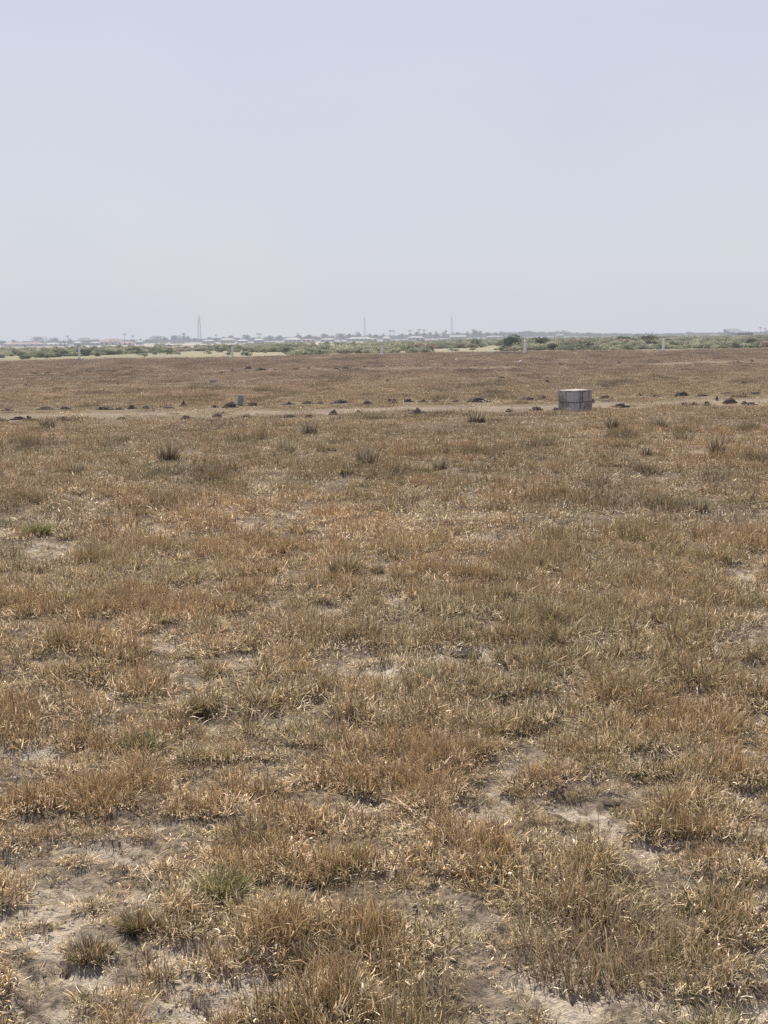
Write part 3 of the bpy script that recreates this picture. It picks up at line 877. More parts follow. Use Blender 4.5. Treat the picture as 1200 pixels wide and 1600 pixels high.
def bobj(name, bms, mat, parent=None, loc=None):
    import bmesh
    me = bpy.data.meshes.new(name)
    if not isinstance(bms, list): bms = [bms]
    big = bmesh.new()
    for b in bms:
        t = bpy.data.meshes.new('t'); b.to_mesh(t); big.from_mesh(t); bpy.data.meshes.remove(t); b.free()
    big.to_mesh(me); big.free(); me.materials.append(mat)
    return obj(name, me, parent, loc)


# block plinth: two courses of hollow blocks laid pinwheel round a core, pale screed on top
near = spot(898, 642)
pl_ = empty('block_plinth', (near.x, near.y, near.z), 0)
yaw = math.atan2(near.x, near.y)
tag(pl_, 'square plinth of grey concrete blocks with pale top beside the dirt track', 'block plinth')
pl_.rotation_euler = (0, math.radians(-1.2), math.radians(43) - yaw)
# local frame: near corner at the origin, right face along +x, left face along +y
S, Tb, Hb, J = .51, .15, .222, .012
bmats = {'a': M_block_a, 'b': M_block_b, 'c': M_block_c, 'd': M_block_d}
rgb = random.Random(4)
for c, (lf, rf) in enumerate([([(0, .69, 'a'), (.72, 1, 'c')], [(.30, 1, 'c')]), ([(0, .50, 'd'), (.53, 1, 'a')], [(.30, .44, 'b'), (.46, .80, 'b'), (.82, 1, 'c')])]):
    z0 = -.06 + c * (Hb + J)
    for side, row in (('l', lf), ('r', rf), ('bl', [(0, .6, 'a'), (.63, 1, 'b')]), ('br', [(.32, .68, 'b')])):
        for k, (f0, f1, mt) in enumerate(row):
            e = rgb.uniform(-.004, .004); a0, a1 = f0 * S, f1 * S
            bx = {'l': (e, Tb, a0, a1), 'r': (a0, a1, e, Tb), 'bl': (S - Tb, S + e, max(a0, Tb + J), a1), 'br': (a0, a1, S - Tb, S + e)}[side]
            if side == 'r' and k == 0: bx = (Tb + J, a1, e, Tb)
            bobj('block', box(*bx, z0 + e, z0 + Hb + e * .5, .010, .0028, 10 * c + k), bmats[mt], pl_)
bobj('mortar_core', box(.014, S - .014, .014, S - .014, -.1, -.06 + 2 * Hb + J + .004), M_mortar, pl_)
zt = -.06 + 2 * Hb + J + .002
bobj('screed_top', box(-.004, S + .004, -.004, S + .004, zt + .004, zt + .024, .006, .003, 5), M_cap, pl_)

# leaning marker
mp = spot(375, 634)
mk_ = bobj('marker_post', box(-.065, .065, -.045, .045, -.12, .27, .008, .001, 3), M_slab, loc=mp)
mk_.rotation_euler = (math.radians(5), math.radians(9), math.radians(-yaw * 20))
tag(mk_, 'short grey concrete marker leaning right beside a dark earth mound', 'marker post')
st = spot(333, 598)
sb = bobj('marker_stub', box(-.12, .12, -.08, .08, -.05, .11, .01, .002, 4), M_slab, loc=st); sb.rotation_euler = (0.05, .03, .3)
tag(sb, 'low dark concrete stub in the field between the two tracks, at left', 'marker stub')
sp_ = spot(-3, 559.5)
bk = empty('block_stack', sp_, .2)
bobj('block', box(-.75, -.02, -.3, .3, -.05, .2, .02, .004, 4), M_block_b, bk)
bobj('block', box(.0, .75, -.3, .3, -.05, .2, .02, .004, 5), M_block_b, bk)
bobj('block', box(-.7, .72, -.28, .28, .205, .44, .02, .004, 6), M_block_b, bk)
tag(bk, 'dark stack of blocks cut by the left edge at the end of the post row', 'block stack')
for px, py, s in [(813, 566, .3), (713, 563, .3)]:
    p = spot(px, py)
    o = obj('white_stone', CL[3], loc=p); o.scale = (s, s, s * .45)
    o.data = CL[3].copy(); o.data.materials[0] = M_white
    tag(o, 'small white lump on the ground %s' % ('in front of the fourth post from the left' if px > 800 else 'between the third and fourth posts'), 'stone')

# white posts
PG = 'white boundary posts along the field edge'
for k, (bx, by, tx, ty, lb) in enumerate([
        (124, 562.5, 124.5, 542.5, 'white concrete post nearest the left edge of the photo'),
        (363, 559.5, 363.8, 540.5, 'white post left of centre, standing before low scrub above the leaning marker'),
        (596, 556.5, 597, 542, 'shortest white post, in the middle of the row before pale sand'),
        (820, 552.5, 821, 531, 'white post in front of the large dark green bushes'),
        (1036, 549.5, 1037.5, 528.5, 'white post beside the flat topped bare tree, farthest right')]):
    b = spot(bx, by); q = ppm(b); hgt = (by - ty) / q
    o = empty('boundary_post', (b.x, b.y, b.z - .05))
    dx = (tx - bx) / q
    w = .105
    import bmesh
    bm = box(-w, w, -w, w, 0, hgt - .03, .012)
    for v in bm.verts: v.co.x *= 1 - .18 * v.co.z / hgt; v.co.y *= 1 - .18 * v.co.z / hgt
    bobj('shaft', bm, M_post, o)
    w2 = w * .82
    bm = bmesh.new(); bmesh.ops.create_cone(bm, cap_ends=True, segments=4, radius1=w2 * 1.414, radius2=w2 * .7, depth=.05)
    bmesh.ops.rotate(bm, verts=bm.verts, cent=(0, 0, 0), matrix=Matrix.Rotation(math.pi / 4, 3, 'Z')); bmesh.ops.translate(bm, verts=bm.verts, vec=(0, 0, hgt - .004))
    bobj('top', bm, M_post, o)
    o.rotation_euler = (0, math.atan2(dx, hgt), random.uniform(-.3, .3))
    tag(o, lb, 'post', PG)


# ------------------------------------------------------------------ leafy shrubs and trees
def leafcloud(rg, lobes, n, ls, c1, c2, top=1.25):
    """leaf quads through the volume of ellipsoid lobes (cx,cy,cz,rx,ry,rz); dark inside and below, light on top"""
    vol = np.array([l[3] * l[4] * l[5] for l in lobes]); vol = vol / vol.sum()
    li = rg.choice(len(lobes), n, p=vol); Lo = np.array(lobes)[li]
    d = rg.normal(0, 1, (n, 3)); d /= np.linalg.norm(d, axis=1)[:, None]
    rad = rg.uniform(.35, 1.05, n) ** .5
    P_ = Lo[:, :3] + d * rad[:, None] * Lo[:, 3:6]
    hole = vn(P_[:, 0] / ls / 4 + 50, (P_[:, 2] + P_[:, 1] * .6) / ls / 4 + 50, 3)
    k = (hole > .28) & (P_[:, 2] > .02); P_ = P_[k]; d = d[k]; rad = rad[k]; n = len(P_)
    u = rg.normal(0, 1, (n, 3)); u /= np.linalg.norm(u, axis=1)[:, None]
    w_ = np.cross(u, rg.normal(0, 1, (n, 3))); w_ /= np.linalg.norm(w_, axis=1)[:, None]
    s = ls * rg.uniform(.6, 1.3, n)[:, None]
    V = np.stack([P_ - u * s * .5, P_ + w_ * s * .28, P_ + u * s * .5, P_ - w_ * s * .28], 1).reshape(-1, 3)
    q = (np.arange(n) * 4)[:, None] + np.array([[0, 1, 2, 3]])
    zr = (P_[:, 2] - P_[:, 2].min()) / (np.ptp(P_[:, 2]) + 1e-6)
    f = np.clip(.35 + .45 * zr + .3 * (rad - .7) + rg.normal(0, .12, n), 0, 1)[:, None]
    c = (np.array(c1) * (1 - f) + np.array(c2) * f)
    return V, q, np.zeros((0, 3), int), np.repeat(c, 4, 0)


def crown_mesh(name, seed, w, h, z0, nl, n, ls, c1, c2, mat=None, flat=1.0, dome=False):
    rg = np.random.default_rng(seed); lobes = []
    for k in range(nl):
        a_ = rg.uniform(0, 6.28); rr_ = w * .5 * rg.uniform(.1, .72)
        fx = math.cos(a_) * rr_; fy = math.sin(a_) * rr_
        if dome:
            zz = z0 + h * (.25 + .5 * (1 - (rr_ / (w * .5)) ** 2) * rg.uniform(.6, 1.05)); sx = w * .26; sz = h * .28
        else:
            zz = z0 + h * rg.uniform(.2, .75) * flat; sx = w * rg.uniform(.14, .26); sz = h * rg.uniform(.16, .28)
        lobes.append((fx, fy, zz, sx, sx, sz))
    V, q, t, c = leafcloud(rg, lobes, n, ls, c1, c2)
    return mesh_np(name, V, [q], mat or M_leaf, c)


def limbs(name, seed, h, r0, spread, nb, mat=M_bark, trunk=.45, twigs=0):
    """tapered trunk with limbs"""
    rg = np.random.default_rng(seed); V = []; Q = []

    def tube(pts, ra, rb, m_=6):
        s = len(V)
        for k, p in enumerate(pts):
            d = (pts[min(k + 1, len(pts) - 1)] - pts[max(k - 1, 0)]).normalized(); u_ = d.orthogonal().normalized(); v_ = d.cross(u_)
            rr_ = ra + (rb - ra) * k / (len(pts) - 1)
            for q in range(m_):
                an = q / m_ * 6.283; V.append(p + (u_ * math.cos(an) + v_ * math.sin(an)) * rr_)
        for k in range(len(pts) - 1):
            for q in range(m_): Q.append([s + k * m_ + q, s + k * m_ + (q + 1) % m_, s + (k + 1) * m_ + (q + 1) % m_, s + (k + 1) * m_ + q])
    top = Vector((rg.normal(0, .05) * h, rg.normal(0, .05) * h, h * trunk))
    tube([Vector((0, 0, -.1)), top * .5 + Vector((rg.normal(0, .03) * h, 0, 0)), top], r0, r0 * .7)
    for k in range(nb):
        a_ = k / nb * 6.28 + rg.uniform(-.4, .4); e = Vector((math.cos(a_) * spread * rg.uniform(.5, 1), math.sin(a_) * spread * rg.uniform(.5, 1), h * rg.uniform(.75, 1.0)))
        mid = top.lerp(e, .5) + Vector((0, 0, h * .06))
        tube([top * rg.uniform(.7, 1), mid, e], r0 * .5, r0 * .12, 5)
        for q in range(twigs):
            s_ = top.lerp(e, rg.uniform(.45, 1)); e2 = s_ + Vector((rg.normal(0, .22) * spread, rg.normal(0, .22) * spread, h * rg.uniform(.02, .22)))
            tube([s_, e2], r0 * .16, r0 * .05, 4)
    return mesh_np(name, np.array([list(v) for v in V]), [np.array(Q)], mat, np.tile((.12, .10, .08), (len(V), 1)), True)


GR1, GR2 = (.13, .155, .10), (.28, .32, .20)       # fresh bush
GD1, GD2 = (.055, .070, .052), (.135, .165, .105)  # dark bush
GP1, GP2 = (.25, .275, .18), (.42, .445, .30)      # pale green
GO1, GO2 = (.24, .21, .155), (.40, .355, .26)      # dry brown-green
# prototypes 1 m high, 1 m wide, scaled into place
BU = {}
for nm, c1, c2 in (('g', GR1, GR2), ('d', GD1, GD2), ('p', GP1, GP2), ('o', GO1, GO2)):
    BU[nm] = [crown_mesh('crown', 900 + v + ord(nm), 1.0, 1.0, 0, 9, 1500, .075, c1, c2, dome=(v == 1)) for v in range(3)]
BS = [limbs('stem', 950 + v, .7, .03, .35, 6, twigs=2) for v in range(3)]


def shrub(px, py, wpx, hpx, kind, label, group=None, Y=None, cat='shrub', name='shrub', v=None):
    b = spot(px, py) if Y is None else at(px, py, Y=Y)
    if Y is not None: b.z = 0
    q = ppm(b); v = random.randrange(3) if v is None else v
    o = empty(name, (b.x, b.y, b.z - .02), random.uniform(0, 6.28))
    w = wpx / q; h = hpx / q
    o.scale = (w * 1.05, w * 1.05, h * 1.08)
    obj('crown', BU[kind][v], o); obj('stem', BS[v], o)
    tag(o, label, cat, group)
    return o


SG = 'shrubs standing out of the scrub belt'
for a_ in [
    (800, 548, 44, 23, 'd', 'largest dark green bush, left of the post at centre right'),
    (846, 546, 50, 21, 'd', 'dark green bush directly right of the post at centre right'),
    (745, 543, 26, 17, 'g', 'mid green bush left of the largest dark bush'),
    (972, 542, 52, 18, 'd', 'dark spreading bush left of the flat topped bare tree'),
    (925, 541, 40, 15, 'g', 'mid green bush between the dark bushes at right'),
    (1045, 541, 14, 13, 'd', 'small dark bush just right of the rightmost post'),
    (1084, 541, 22, 10, 'g', 'rounded green bush well right of the rightmost post'),
    (1119, 543, 16, 13, 'o', 'dull olive bush at the right, left of the darkest edge bush'),
    (1172, 541, 36, 13, 'd', 'dark low rounded bush near the right edge below the pale sand'),
    (1156, 544, 8, 9, 'g', 'small upright green bush at the left foot of the edge bush'),
    (672, 551, 18, 7, 'd', 'small dark bush on the field edge below green scrub'),
    (447, 553, 30, 14, 'g', 'grey green bush in the middle of the left scrub, right of a sand patch'),
    (152, 557, 12, 7, 'd', 'small very dark bush right of the leftmost post'),
    (347, 551, 20, 9, 'g', 'green bush left of the second post from the left'),
    (262, 554, 28, 10, 'g', 'bright green low bush between the first and second posts'),
    (87, 550, 16, 10, 'g', 'green bush left of the leftmost post'),
    (1010, 0, 0, 0, '', ''),
]:
    if a_[5]: shrub(a_[0], a_[1], a_[2], a_[3], a_[4], a_[5], SG)
# flat-topped thin tree
b = spot(1012, 545); q = ppm(b)
o = empty('thorn_tree', (b.x, b.y, b.z)); tag(o, 'flat topped thin dark tree with bare twigs beside the rightmost post', 'tree')
hh = 25 / q
obj('trunk', limbs('trunk', 77, hh * 1.0, .055, hh * .95, 9, twigs=7), o)
rg = np.random.default_rng(5)
lob = [(x_ / q, rg.uniform(-.3, .3), z_ / q, 7.5 / q, .45, 2.8 / q) for x_, z_ in [(-12, 16), (-6, 18), (-1, 17), (5, 18.5), (10, 16)]]
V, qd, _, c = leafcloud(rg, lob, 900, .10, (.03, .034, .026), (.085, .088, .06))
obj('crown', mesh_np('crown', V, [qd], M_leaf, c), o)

# unnamed shrubs of the belt, one object each
LG = 'low shrubs scattered through the scrub belt behind the posts'
rg = random.Random(3)
cnt = 0
for k in range(400):
    px = rg.uniform(-60, 1260); off = 6 + 17 * rg.random() ** 1.3
    if px < 640 and rg.random() < .25: continue
    py = hor(px) + off
    p = at(px, py)
    if float(sand(np.array([p.x]), np.array([p.y]))[0]) > .3 or p.y < 83 * K: continue
    kind = rg.choice('ggdpo' if px > 620 else 'ggpgo')
    h = rg.uniform(3.5, 8.5) * (off / 17) ** .6
    if px > 680: h *= 1.2
    shrub(px, py, h * rg.uniform(1.6, 3.0), h, kind, 'low grey green shrub in the scrub belt behind the white posts', LG)
    cnt += 1
    if cnt >= 150: break

# continuous low scrub: stuff
SC = bpy.data.collections.new('scrub_clumps')
for k in range(6):
    c1, c2 = [(GR1, GR2), (GP1, GP2), (GP1, GP2), (GO1, GO2), (GR1, GR2), (GD1, GD2)][k]
    o = bpy.data.objects.new('scrub_clump_%02d' % k, crown_mesh('scrub_clump', 700 + k, 1.0, .5, 0, 7, 420, .10, c1, c2, M_scrubI))
    SC.objects.link(o)
n = 26000
yy = 82 * K * np.exp(RNG.random(n) * math.log(560 / 82)); xx = RNG.uniform(-.45, .45, n) * yy
dn = fbm(xx / 9, yy / 36, 66, 4)
leftness = ss(-.1 / K, .25 / K, xx / yy)
lw = .06 * (1 - leftness) * (1 - ss(110 * K, 170 * K, yy))
prob = ss(.52 - .10 * leftness - lw, .62 - .08 * leftness - lw, dn) * (1 - sand(xx, yy)) * (.55 + .45 * ss(84 * K, 90 * K, yy))
prob = prob * (1 - (1 - leftness) * ss(260 * K, 330 * K, yy) * .96)
k = RNG.random(n) < prob; xx, yy, dn = xx[k], yy[k], dn[k]; n = len(xx)
s = RNG.uniform(1.0, 2.8, n) * (1 + .4 * ss(150 * K, 400 * K, yy))
zz = height(xx, yy)
pk = fbm(xx / 18, yy / 40, 67, 3)
idx = np.where(pk > .56, RNG.choice([1, 2, 2, 0], n), np.where(pk < .42, RNG.choice([3, 5, 0, 3], n), RNG.choice([0, 4, 1, 5], n)))
o = instancer('scrub', np.stack([xx, yy, zz], 1), np.stack([xx * 0, xx * 0, RNG.uniform(0, 6.28, n)], 1),
              np.stack([s, s, s * RNG.uniform(.45, 1.0, n)], 1), idx, RNG.uniform(.9, 1.45, (n, 1)) * np.array([[1.06, 1.0, 1.05]]), SC)
tag(o, 'low green thicket filling the plain behind the white posts', 'scrub', kind='stuff')
print('scrub', n, 'shrubs', cnt)

# ------------------------------------------------------------------ horizon: trees, palms, houses, masts
TW1, TW2 = (.035, .042, .030), (.085, .095, .060)
TC = [crown_mesh('crown', 300 + v, 1, .86, .14, 8, 700, .09, TW1, TW2, dome=(v % 2 == 0)) for v in range(5)]
TT = [limbs('trunk', 310 + v, .6, .035, .3, 5) for v in range(3)]


def palm_meshes(seed, fronds=15):
    rg = np.random.default_rng(seed); V = []; Q = []
    for k in range(fronds):
        a_ = k / fronds * 6.28 + rg.uniform(-.2, .2); el = rg.uniform(-.1, 1.0); p = np.array([0, 0, 1.0]); L = .26
        for s in range(5):
            w0 = .045 * (1 - s / 5.5); w1 = .045 * (1 - (s + 1) / 5.5)
            d = np.array([math.cos(a_) * math.cos(el), math.sin(a_) * math.cos(el), math.sin(el)]) * L / 5
            n_ = np.array([-math.sin(a_), math.cos(a_), 0]); i0 = len(V)
            dr_ = np.array([0, 0, -.02])
            V += [p - n_ * w0 + dr_, p, p + d, p + d - n_ * w1 + dr_, p + n_ * w0 + dr_, p + d + n_ * w1 + dr_]
            Q += [[i0, i0 + 1, i0 + 2, i0 + 3], [i0 + 1, i0 + 4, i0 + 5, i0 + 2]]
            p = p + d; el -= .38
    return mesh_np('crown', np.array(V), [np.array(Q)], M_leaf, np.tile(np.array((.05, .058, .04)), (len(V), 1)))


def palm_trunk(seed):
    rg = np.random.default_rng(seed); V = []; Q = []; bend = rg.uniform(-.03, .03)
    for k in range(7):
        f = k / 6
        for q in range(7):
            an = q / 7 * 6.283; r_ = .028 - .012 * f
            V.append((math.cos(an) * r_ + bend * math.sin(f * 3.14), math.sin(an) * r_, f * 1.0))
    for k in range(6):
        for q in range(7): Q.append([k * 7 + q, k * 7 + (q + 1) % 7, k * 7 + 7 + (q + 1) % 7, k * 7 + 7 + q])
    return mesh_np('trunk', np.array(V), [np.array(Q)], M_bark, np.tile((.1, .1, .1), (len(V), 1)))


PC = [palm_meshes(60 + v) for v in range(3)]; PT = [palm_trunk(70 + v) for v in range(3)]


def far_tree(px, top, wpx, D=None, label=None, group=None):
    D = (D or random.uniform(820, 980)) * K
    b = at(px, hor(px), Y=D); b.z = 0; q = ppm(b)
    base = hor(px) + EYE * q
    h = (base - top) / q
    o = empty('broadleaf_tree', b, random.uniform(0, 6.28)); v = random.randrange(5)
    o.scale = (wpx / q * 1.05, wpx / q * 1.05, h * 1.03)
    obj('crown', TC[v], o); obj('trunk', TT[v % 3], o)
    tag(o, label or 'hazy grey round crowned tree among the houses on the horizon', 'tree', group if group else ('trees along the far horizon' if not label else 'trees along the far horizon'))


def far_palm(px, top, D=None, label=None):
    D = (D or random.uniform(860, 950)) * K
    b = at(px, hor(px), Y=D); b.z = 0; q = ppm(b); h = (hor(px) + EYE * q - top) / q
    o = empty('palm_tree', b, random.uniform(0, 6.28)); v = random.randrange(3)
    o.scale = (h * .95, h * .95, h * .93)
    obj('crown', PC[v], o); obj('trunk', PT[v], o)
    tag(o, label or 'hazy palm with a thin trunk on the far horizon', 'palm', 'palms on the far horizon')


random.seed(21)
NAMED = {60: 'widest domed tree on the left horizon, above pale roofs', 850: None}
for px, top, w in [(4, 532, 16), (22, 530, 12), (40, 533, 12), (60, 525, 28), (86, 527, 20), (98, 531, 12), (110, 529, 12), (120, 533, 10), (150, 530, 16), (166, 530, 12), (205, 530, 12), (219, 529, 10), (232, 529, 10),
                   (245, 524, 28), (258, 527, 16), (272, 524, 18), (287, 522, 9), (294, 525, 10), (305, 528, 12), (316, 529, 12), (327, 526, 12), (336, 528, 12), (350, 526, 12), (361, 524, 16), (372, 527, 12), (384, 523, 16),
                   (396, 527, 10), (408, 526, 12), (421, 524, 18), (437, 524, 14), (452, 526, 12), (467, 523, 16), (483, 523, 16), (495, 525, 10), (507, 521, 21), (520, 524, 10), (531, 521, 20), (547, 521, 14), (562, 519, 19), (577, 521, 12),
                   (588, 522, 10), (599, 521, 10), (610, 523, 10), (628, 521, 12), (641, 520, 10), (652, 518, 9), (662, 519, 10), (672, 518, 8), (683, 518, 12), (695, 518, 9), (706, 519, 10), (715, 518, 9), (728, 518, 12), (742, 516, 13),
                   (751, 517, 9), (762, 519, 12), (776, 519, 12), (920, 519, 14), (935, 520, 16), (1077, 518, 20), (1198, 516, 8)]:
    far_tree(px, top, w, label={60: 'widest domed tree on the left horizon above pale roofs', 245: 'wide domed tree left of the tallest mast on the horizon', 562: 'wide domed tree just left of the middle mast',
                                507: 'domed tree above the long white roof left of the middle mast', 1077: 'lone hazy domed tree on the right horizon, left of the grey building'}.get(px))
for px, top in [(195, 521.5), (208, 524), (106, 524.5), (338, 522.5), (403, 520.5), (407, 521), (466, 520.5), (610, 515.5), (614.5, 516), (641, 516), (655, 514.5), (663, 515), (740, 514.5), (287, 520), (697, 516)]:
    far_palm(px, top)
far_palm(1188, 511.5, 620, 'left palm of the two at the right edge beyond pale sand')
far_palm(1195.5, 513, 620, 'right palm of the two at the right edge beyond pale sand')

# far woodland on low ground, reads as one mass
WL = bpy.data.collections.new('wood_clumps')
for k in range(3):
    o = bpy.data.objects.new('wood_clump_%02d' % k, crown_mesh('wood_clump', 400 + k, 1, .8, 0, 6, 300, .12, TW1, TW2, M_scrubI, dome=True)); WL.objects.link(o)
px = RNG.uniform(-250, 1450, 900); D = RNG.uniform(1000, 1200, 900) * K
hp = np.interp(px, [-250, 0, 300, 600, 740, 790, 850, 895, 905, 1000, 1040, 1200, 1450], [7, 7, 7.5, 8.5, 9.5, 11, 12, 10, 6.5, 3.6, 3.4, 3.6, 3.6])
pos = []; ok = []
for a_, d_ in zip(px, D):
    p = at(a_, hor(a_), Y=d_); pos.append((p.x, p.y, 0))
hm = (hp * RNG.uniform(.7, 1.08, 900)) * D / F + EYE
ww = RNG.uniform(14, 26, 900)
o = instancer('far_woodland', np.array(pos), np.stack([px * 0, px * 0, RNG.uniform(0, 6.28, 900)], 1), np.stack([ww, ww, hm * 1.1], 1), RNG.integers(0, 3, 900), np.ones((900, 3)), WL)
tag(o, 'continuous hazy line of far trees along the horizon', 'woodland', kind='stuff')


def house(px, w_px, eave, top, D, wall, roof, label, gable=False, depth=9, openings=0, shed=False):
    """eave/top: pixel rows of eaves and ridge"""
    D = D * K
    b = at(px, hor(px), Y=D); b.z = 0; q = ppm(b)
    he = (hor(px) + EYE * q - eave) / q; ht = (hor(px) + EYE * q - top) / q; w = w_px / q
    o = empty('house', b, 0)
    bobj('wall', box(-w / 2, w / 2, 0, depth, -.3, he), wall, o)
    import bmesh
    bm = bmesh.new(); e = .5; x0, x1, y0, y1 = -w / 2 - e, w / 2 + e, -e, depth + e
    if shed:
        vs = [(x0, y0, he), (x1, y0, he), (x1, y1, he), (x0, y1, he), (x0, y0, he + .3), (x1, y0, he + .3), (x1, y1, ht), (x0, y1, ht)]
        fs = [(0, 1, 5, 4), (1, 2, 6, 5), (2, 3, 7, 6), (3, 0, 4, 7), (4, 5, 6, 7), (3, 2, 1, 0)]
    else:
        rx = 0 if gable else min(w * .25, depth * .5)
        vs = [(x0, y0, he + .02), (x1, y0, he + .02), (x1, y1, he + .02), (x0, y1, he + .02), (x0 + rx, depth / 2, ht), (x1 - rx, depth / 2, ht)]
        fs = [(0, 1, 5, 4), (1, 2, 5), (2, 3, 4, 5), (3, 0, 4), (3, 2, 1, 0)]
    vv = [bm.verts.new(v) for v in vs]
    for f in fs: bm.faces.new([vv[i_] for i_ in f])
    bobj('roof', bm, roof, o)
    for k in range(openings):
        xw = -w / 2 + w * (k + .5) / openings
        if k == openings // 2: bobj('door', box(xw - .5, xw + .5, -.06, .04, 0, 2.1), M_dark, o)
        else: bobj('window', box(xw - .6, xw + .6, -.06, .04, 1.0, 2.1), M_dark, o)
    tag(o, label, 'house', 'buildings along the horizon')
    return o


house(38, 58, 538, 535, 640, M_wall_w, M_roof_p, 'long low house with faded pink roof at the far left of the horizon', openings=5)
house(13, 14, 537, 535, 700, M_wall_w, M_roof_w, 'small white roofed house at the very left edge of the horizon', openings=3)
house(80, 22, 538, 535.5, 720, M_wall_w, M_roof_w, 'white roofed low house below the second domed tree at left', openings=3)
house(131, 22, 532, 527.5, 820, M_wall_g, M_roof_g, 'tall grey building above the leftmost post on the horizon', openings=4)
house(120, 10, 536, 533.5, 640, M_wall_w, M_roof_w, 'small white house left of the leftmost post', openings=2)
house(98, 12, 538, 536.5, 600, M_wall_w, M_roof_w, 'small pale shed between the left domed trees and leftmost post', openings=2)
house(148, 14, 536, 534, 640, M_wall_w, M_roof_w, 'small white house right of the leftmost post', openings=2)
house(163, 14, 534, 531, 620, M_wall_t, M_roof_p, 'small dark gabled house with reddish roof at left', gable=True, openings=2)
house(176, 24, 533.5, 529, 680, M_wall_t, M_roof_p, 'faded orange roofed house left of the left palm pair', openings=3)
house(195, 24, 536.5, 533.5, 600, M_wall_t, M_roof_p, 'lower tan house with red roof under the left palm pair', openings=3)
house(217, 10, 534, 532, 690, M_wall_w, M_roof_w, 'tiny white house right of the left palm pair', openings=2)
house(277, 20, 528, 524, 1020, M_wall_g, M_roof_g, 'large grey roofed house behind trees left of the tallest mast')
house(325, 18, 533, 531, 680, M_wall_w, M_roof_w, 'white roofed house just right of the tallest mast', openings=3)
house(355, 22, 531, 528.5, 700, M_wall_t, M_roof_w, 'pale tan house above the second post from the left', openings=3)
house(378, 16, 533, 530.5, 640, M_wall_w, M_roof_w, 'white house just right of the second post from the left', openings=3)
house(404, 16, 531.5, 529, 680, M_wall_w, M_roof_w, 'white house below the palm pair left of centre', openings=3)
house(457, 26, 531, 527.5, 640, M_wall_t, M_roof_w, 'white roofed house with tan wall left of centre', openings=4)
house(482, 20, 531.5, 529.5, 620, M_wall_t, M_roof_p, 'low red roofed house left of centre', openings=3)
house(512, 22, 531, 528.5, 640, M_wall_w, M_roof_w, 'white house under the domed tree left of the middle mast', openings=3)
house(562, 40, 529.5, 526.5, 640, M_wall_w, M_roof_w, 'long white roofed building under the middle mast', openings=6)
house(582, 16, 530, 528.5, 600, M_wall_t, M_roof_w, 'small tan shed right of the middle mast', openings=2)
house(604, 12, 529, 525.5, 680, M_wall_w, M_roof_w, 'small bright white house above the middle post', openings=2)
house(650, 26, 528, 525, 680, M_wall_w, M_roof_w, 'white roofed house left of the right mast', openings=4)
house(716, 24, 526.5, 523.5, 680, M_wall_w, M_roof_w, 'white gabled house right of the right mast', gable=True, openings=4)
house(773, 26, 526.5, 524.5, 680, M_wall_w, M_roof_w, 'low pale house behind scrub, left of the large dark bushes', openings=3)
house(876, 10, 524, 522, 700, M_wall_w, M_roof_w, 'tiny white house above scrub right of the large dark bushes', openings=2)
house(1152, 20, 520.2, 513.5, 480, M_wall_w, M_roof_g, 'grey roofed building standing tall on the right horizon', depth=16, shed=True, openings=0)
hs = house(1165, 24, 519.8, 517.6, 430, M_wall_g, M_roof_g, 'long dark low building in front of the tall grey roof at right', depth=7, openings=5)
house(1160, 3, 531.5, 529.3, 180, M_wall_w, M_roof_w, 'tiny white hut beside the dark rounded bush at right', depth=1.5)


def mast(px, top, D, label, wide=1.6):
    D = D * K; wide *= 1.3; tk = .15 if wide > 2 else .09
    b = at(px, hor(px), Y=D); b.z = 0; q = ppm(b); h = (hor(px) + EYE * q - top) / q
    o = empty('lattice_mast', b, .3)
    bms = []
    import bmesh
    V = []; Q = []

    def bar(p, e, r_):
        p = Vector(p); e = Vector(e); d = (e - p).normalized(); u_ = d.orthogonal().normalized(); v_ = d.cross(u_); s = len(V)
        for pt in (p, e):
            for a_, b_ in ((1, 1), (-1, 1), (-1, -1), (1, -1)): V.append(pt + (u_ * a_ + v_ * b_) * r_)
        for k in range(4): Q.append([s + k, s + (k + 1) % 4, s + 4 + (k + 1) % 4, s + 4 + k])
    n_ = 14
    hw = lambda f: wide * (1 - .55 * f)
    cs = [(1, 1), (-1, 1), (-1, -1), (1, -1)]
    for k in range(n_):
        f0, f1 = k / n_, (k + 1) / n_
        for c_ in range(4):
            a0, a1 = cs[c_], cs[(c_ + 1) % 4]
            bar((a0[0] * hw(f0), a0[1] * hw(f0), f0 * h * .9), (a0[0] * hw(f1), a0[1] * hw(f1), f1 * h * .9), tk)
            bar((a0[0] * hw(f0), a0[1] * hw(f0), f0 * h * .9), (a1[0] * hw(f1), a1[1] * hw(f1), f1 * h * .9), tk * .6)
    obj('tower_frame', mesh_np('tower_frame', np.array([list(v) for v in V]), [np.array(Q)], M_mast), o)
    V.clear(); Q.clear(); bar((0, 0, h * .88), (0, 0, h), .22)
    obj('antenna', mesh_np('antenna', np.array([list(v) for v in V]), [np.array(Q)], M_mast), o)
    tag(o, label, 'mast', 'masts on the horizon')


mast(312, 491.5, 1000, 'tallest lattice mast on the horizon, leftmost of the three', 1.7)
mast(570, 495, 1150, 'thin hazy mast in the middle of the horizon', 1.0)
mast(706, 494, 1150, 'thin hazy mast on the horizon, rightmost of the three', 1.0)

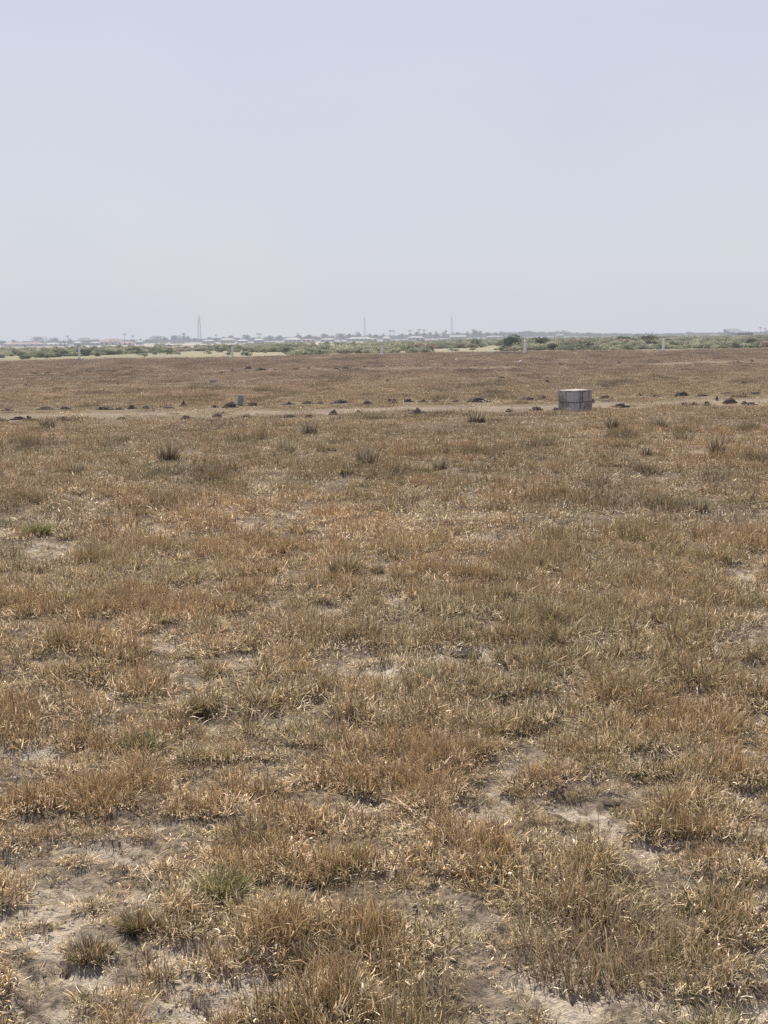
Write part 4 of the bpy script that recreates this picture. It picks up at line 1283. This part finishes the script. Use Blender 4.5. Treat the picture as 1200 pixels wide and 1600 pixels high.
# ------------------------------------------------------------------ light
SUN_EL, SUN_AZ = math.radians(52), math.radians(-14)   # ahead of the camera, a little to the left
sd = Vector((math.sin(SUN_AZ) * math.cos(SUN_EL), math.cos(SUN_AZ) * math.cos(SUN_EL), math.sin(SUN_EL)))
l = bpy.data.lights.new('sun', 'SUN'); l.energy = 5.0; l.angle = math.radians(.6); l.color = (1.0, .925, .80)
so = bpy.data.objects.new('sun', l); COL.objects.link(so); so.rotation_euler = sd.to_track_quat('Z', 'Y').to_euler(); so.location = (0, 0, 50)

w = bpy.data.worlds.new('World'); sc.world = w; w.use_nodes = True
nt = w.node_tree; nt.nodes.clear()
wo = nt.nodes.new('ShaderNodeOutputWorld'); bg = nt.nodes.new('ShaderNodeBackground')
sk = nt.nodes.new('ShaderNodeTexSky'); sk.sky_type = 'NISHITA'; sk.sun_disc = False
sk.sun_elevation = SUN_EL; sk.sun_rotation = SUN_AZ; sk.dust_density = 4; sk.altitude = 20
STR = .09
tc = nt.nodes.new('ShaderNodeTexCoord')
sep = nt.nodes.new('ShaderNodeSeparateXYZ'); nt.links.new(tc.outputs['Generated'], sep.inputs[0])
grad = ramp(nt, sep.outputs['Z'], [(0.0, (.715, .742, .80)), (.08, (.69, .722, .80)), (.20, (.64, .675, .80)), (.30, (.60, .635, .82)), (.5, (.20, .25, .42)), (1.0, (.10, .14, .29))])
mp_ = nt.nodes.new('ShaderNodeMapping'); mp_.inputs['Scale'].default_value = (.45, .45, 13.0); nt.links.new(tc.outputs['Generated'], mp_.inputs[0])
cl = noise(nt, 1.6, 4, .5, mp_.outputs[0])
cl2 = noise(nt, 3.5, 3, .5, tc.outputs['Generated'])
up = ramp(nt, sep.outputs['Z'], [(.30, 1.0), (.6, 0.2)])
hz = mixc(nt, math_(nt, 'MULTIPLY', up, ramp(nt, cl, [(.42, 0.0), (.64, .25)])), grad, (.68, .69, .79))
hz = mixc(nt, math_(nt, 'MULTIPLY', up, ramp(nt, cl2, [(.40, .18), (.58, 0.0)])), hz, (.555, .595, .78))
sc_ = nt.nodes.new('ShaderNodeVectorMath'); sc_.operation = 'SCALE'; sc_.inputs['Scale'].default_value = 1 / STR
nt.links.new(hz, sc_.inputs[0])
fin = mixc(nt, .90, sk.outputs[0], sc_.outputs[0])
nt.links.new(fin, bg.inputs[0]); bg.inputs[1].default_value = STR
nt.links.new(bg.outputs[0], wo.inputs[0])

sc.view_settings.view_transform = 'Standard'; sc.view_settings.look = 'None'; sc.view_settings.exposure = 0
sc.render.engine = 'CYCLES'
sc.cycles.use_denoising = False
sc.cycles.max_bounces = 6; sc.cycles.diffuse_bounces = 3; sc.cycles.transmission_bounces = 3; sc.cycles.transparent_max_bounces = 4
sc.cycles.sample_clamp_indirect = 4
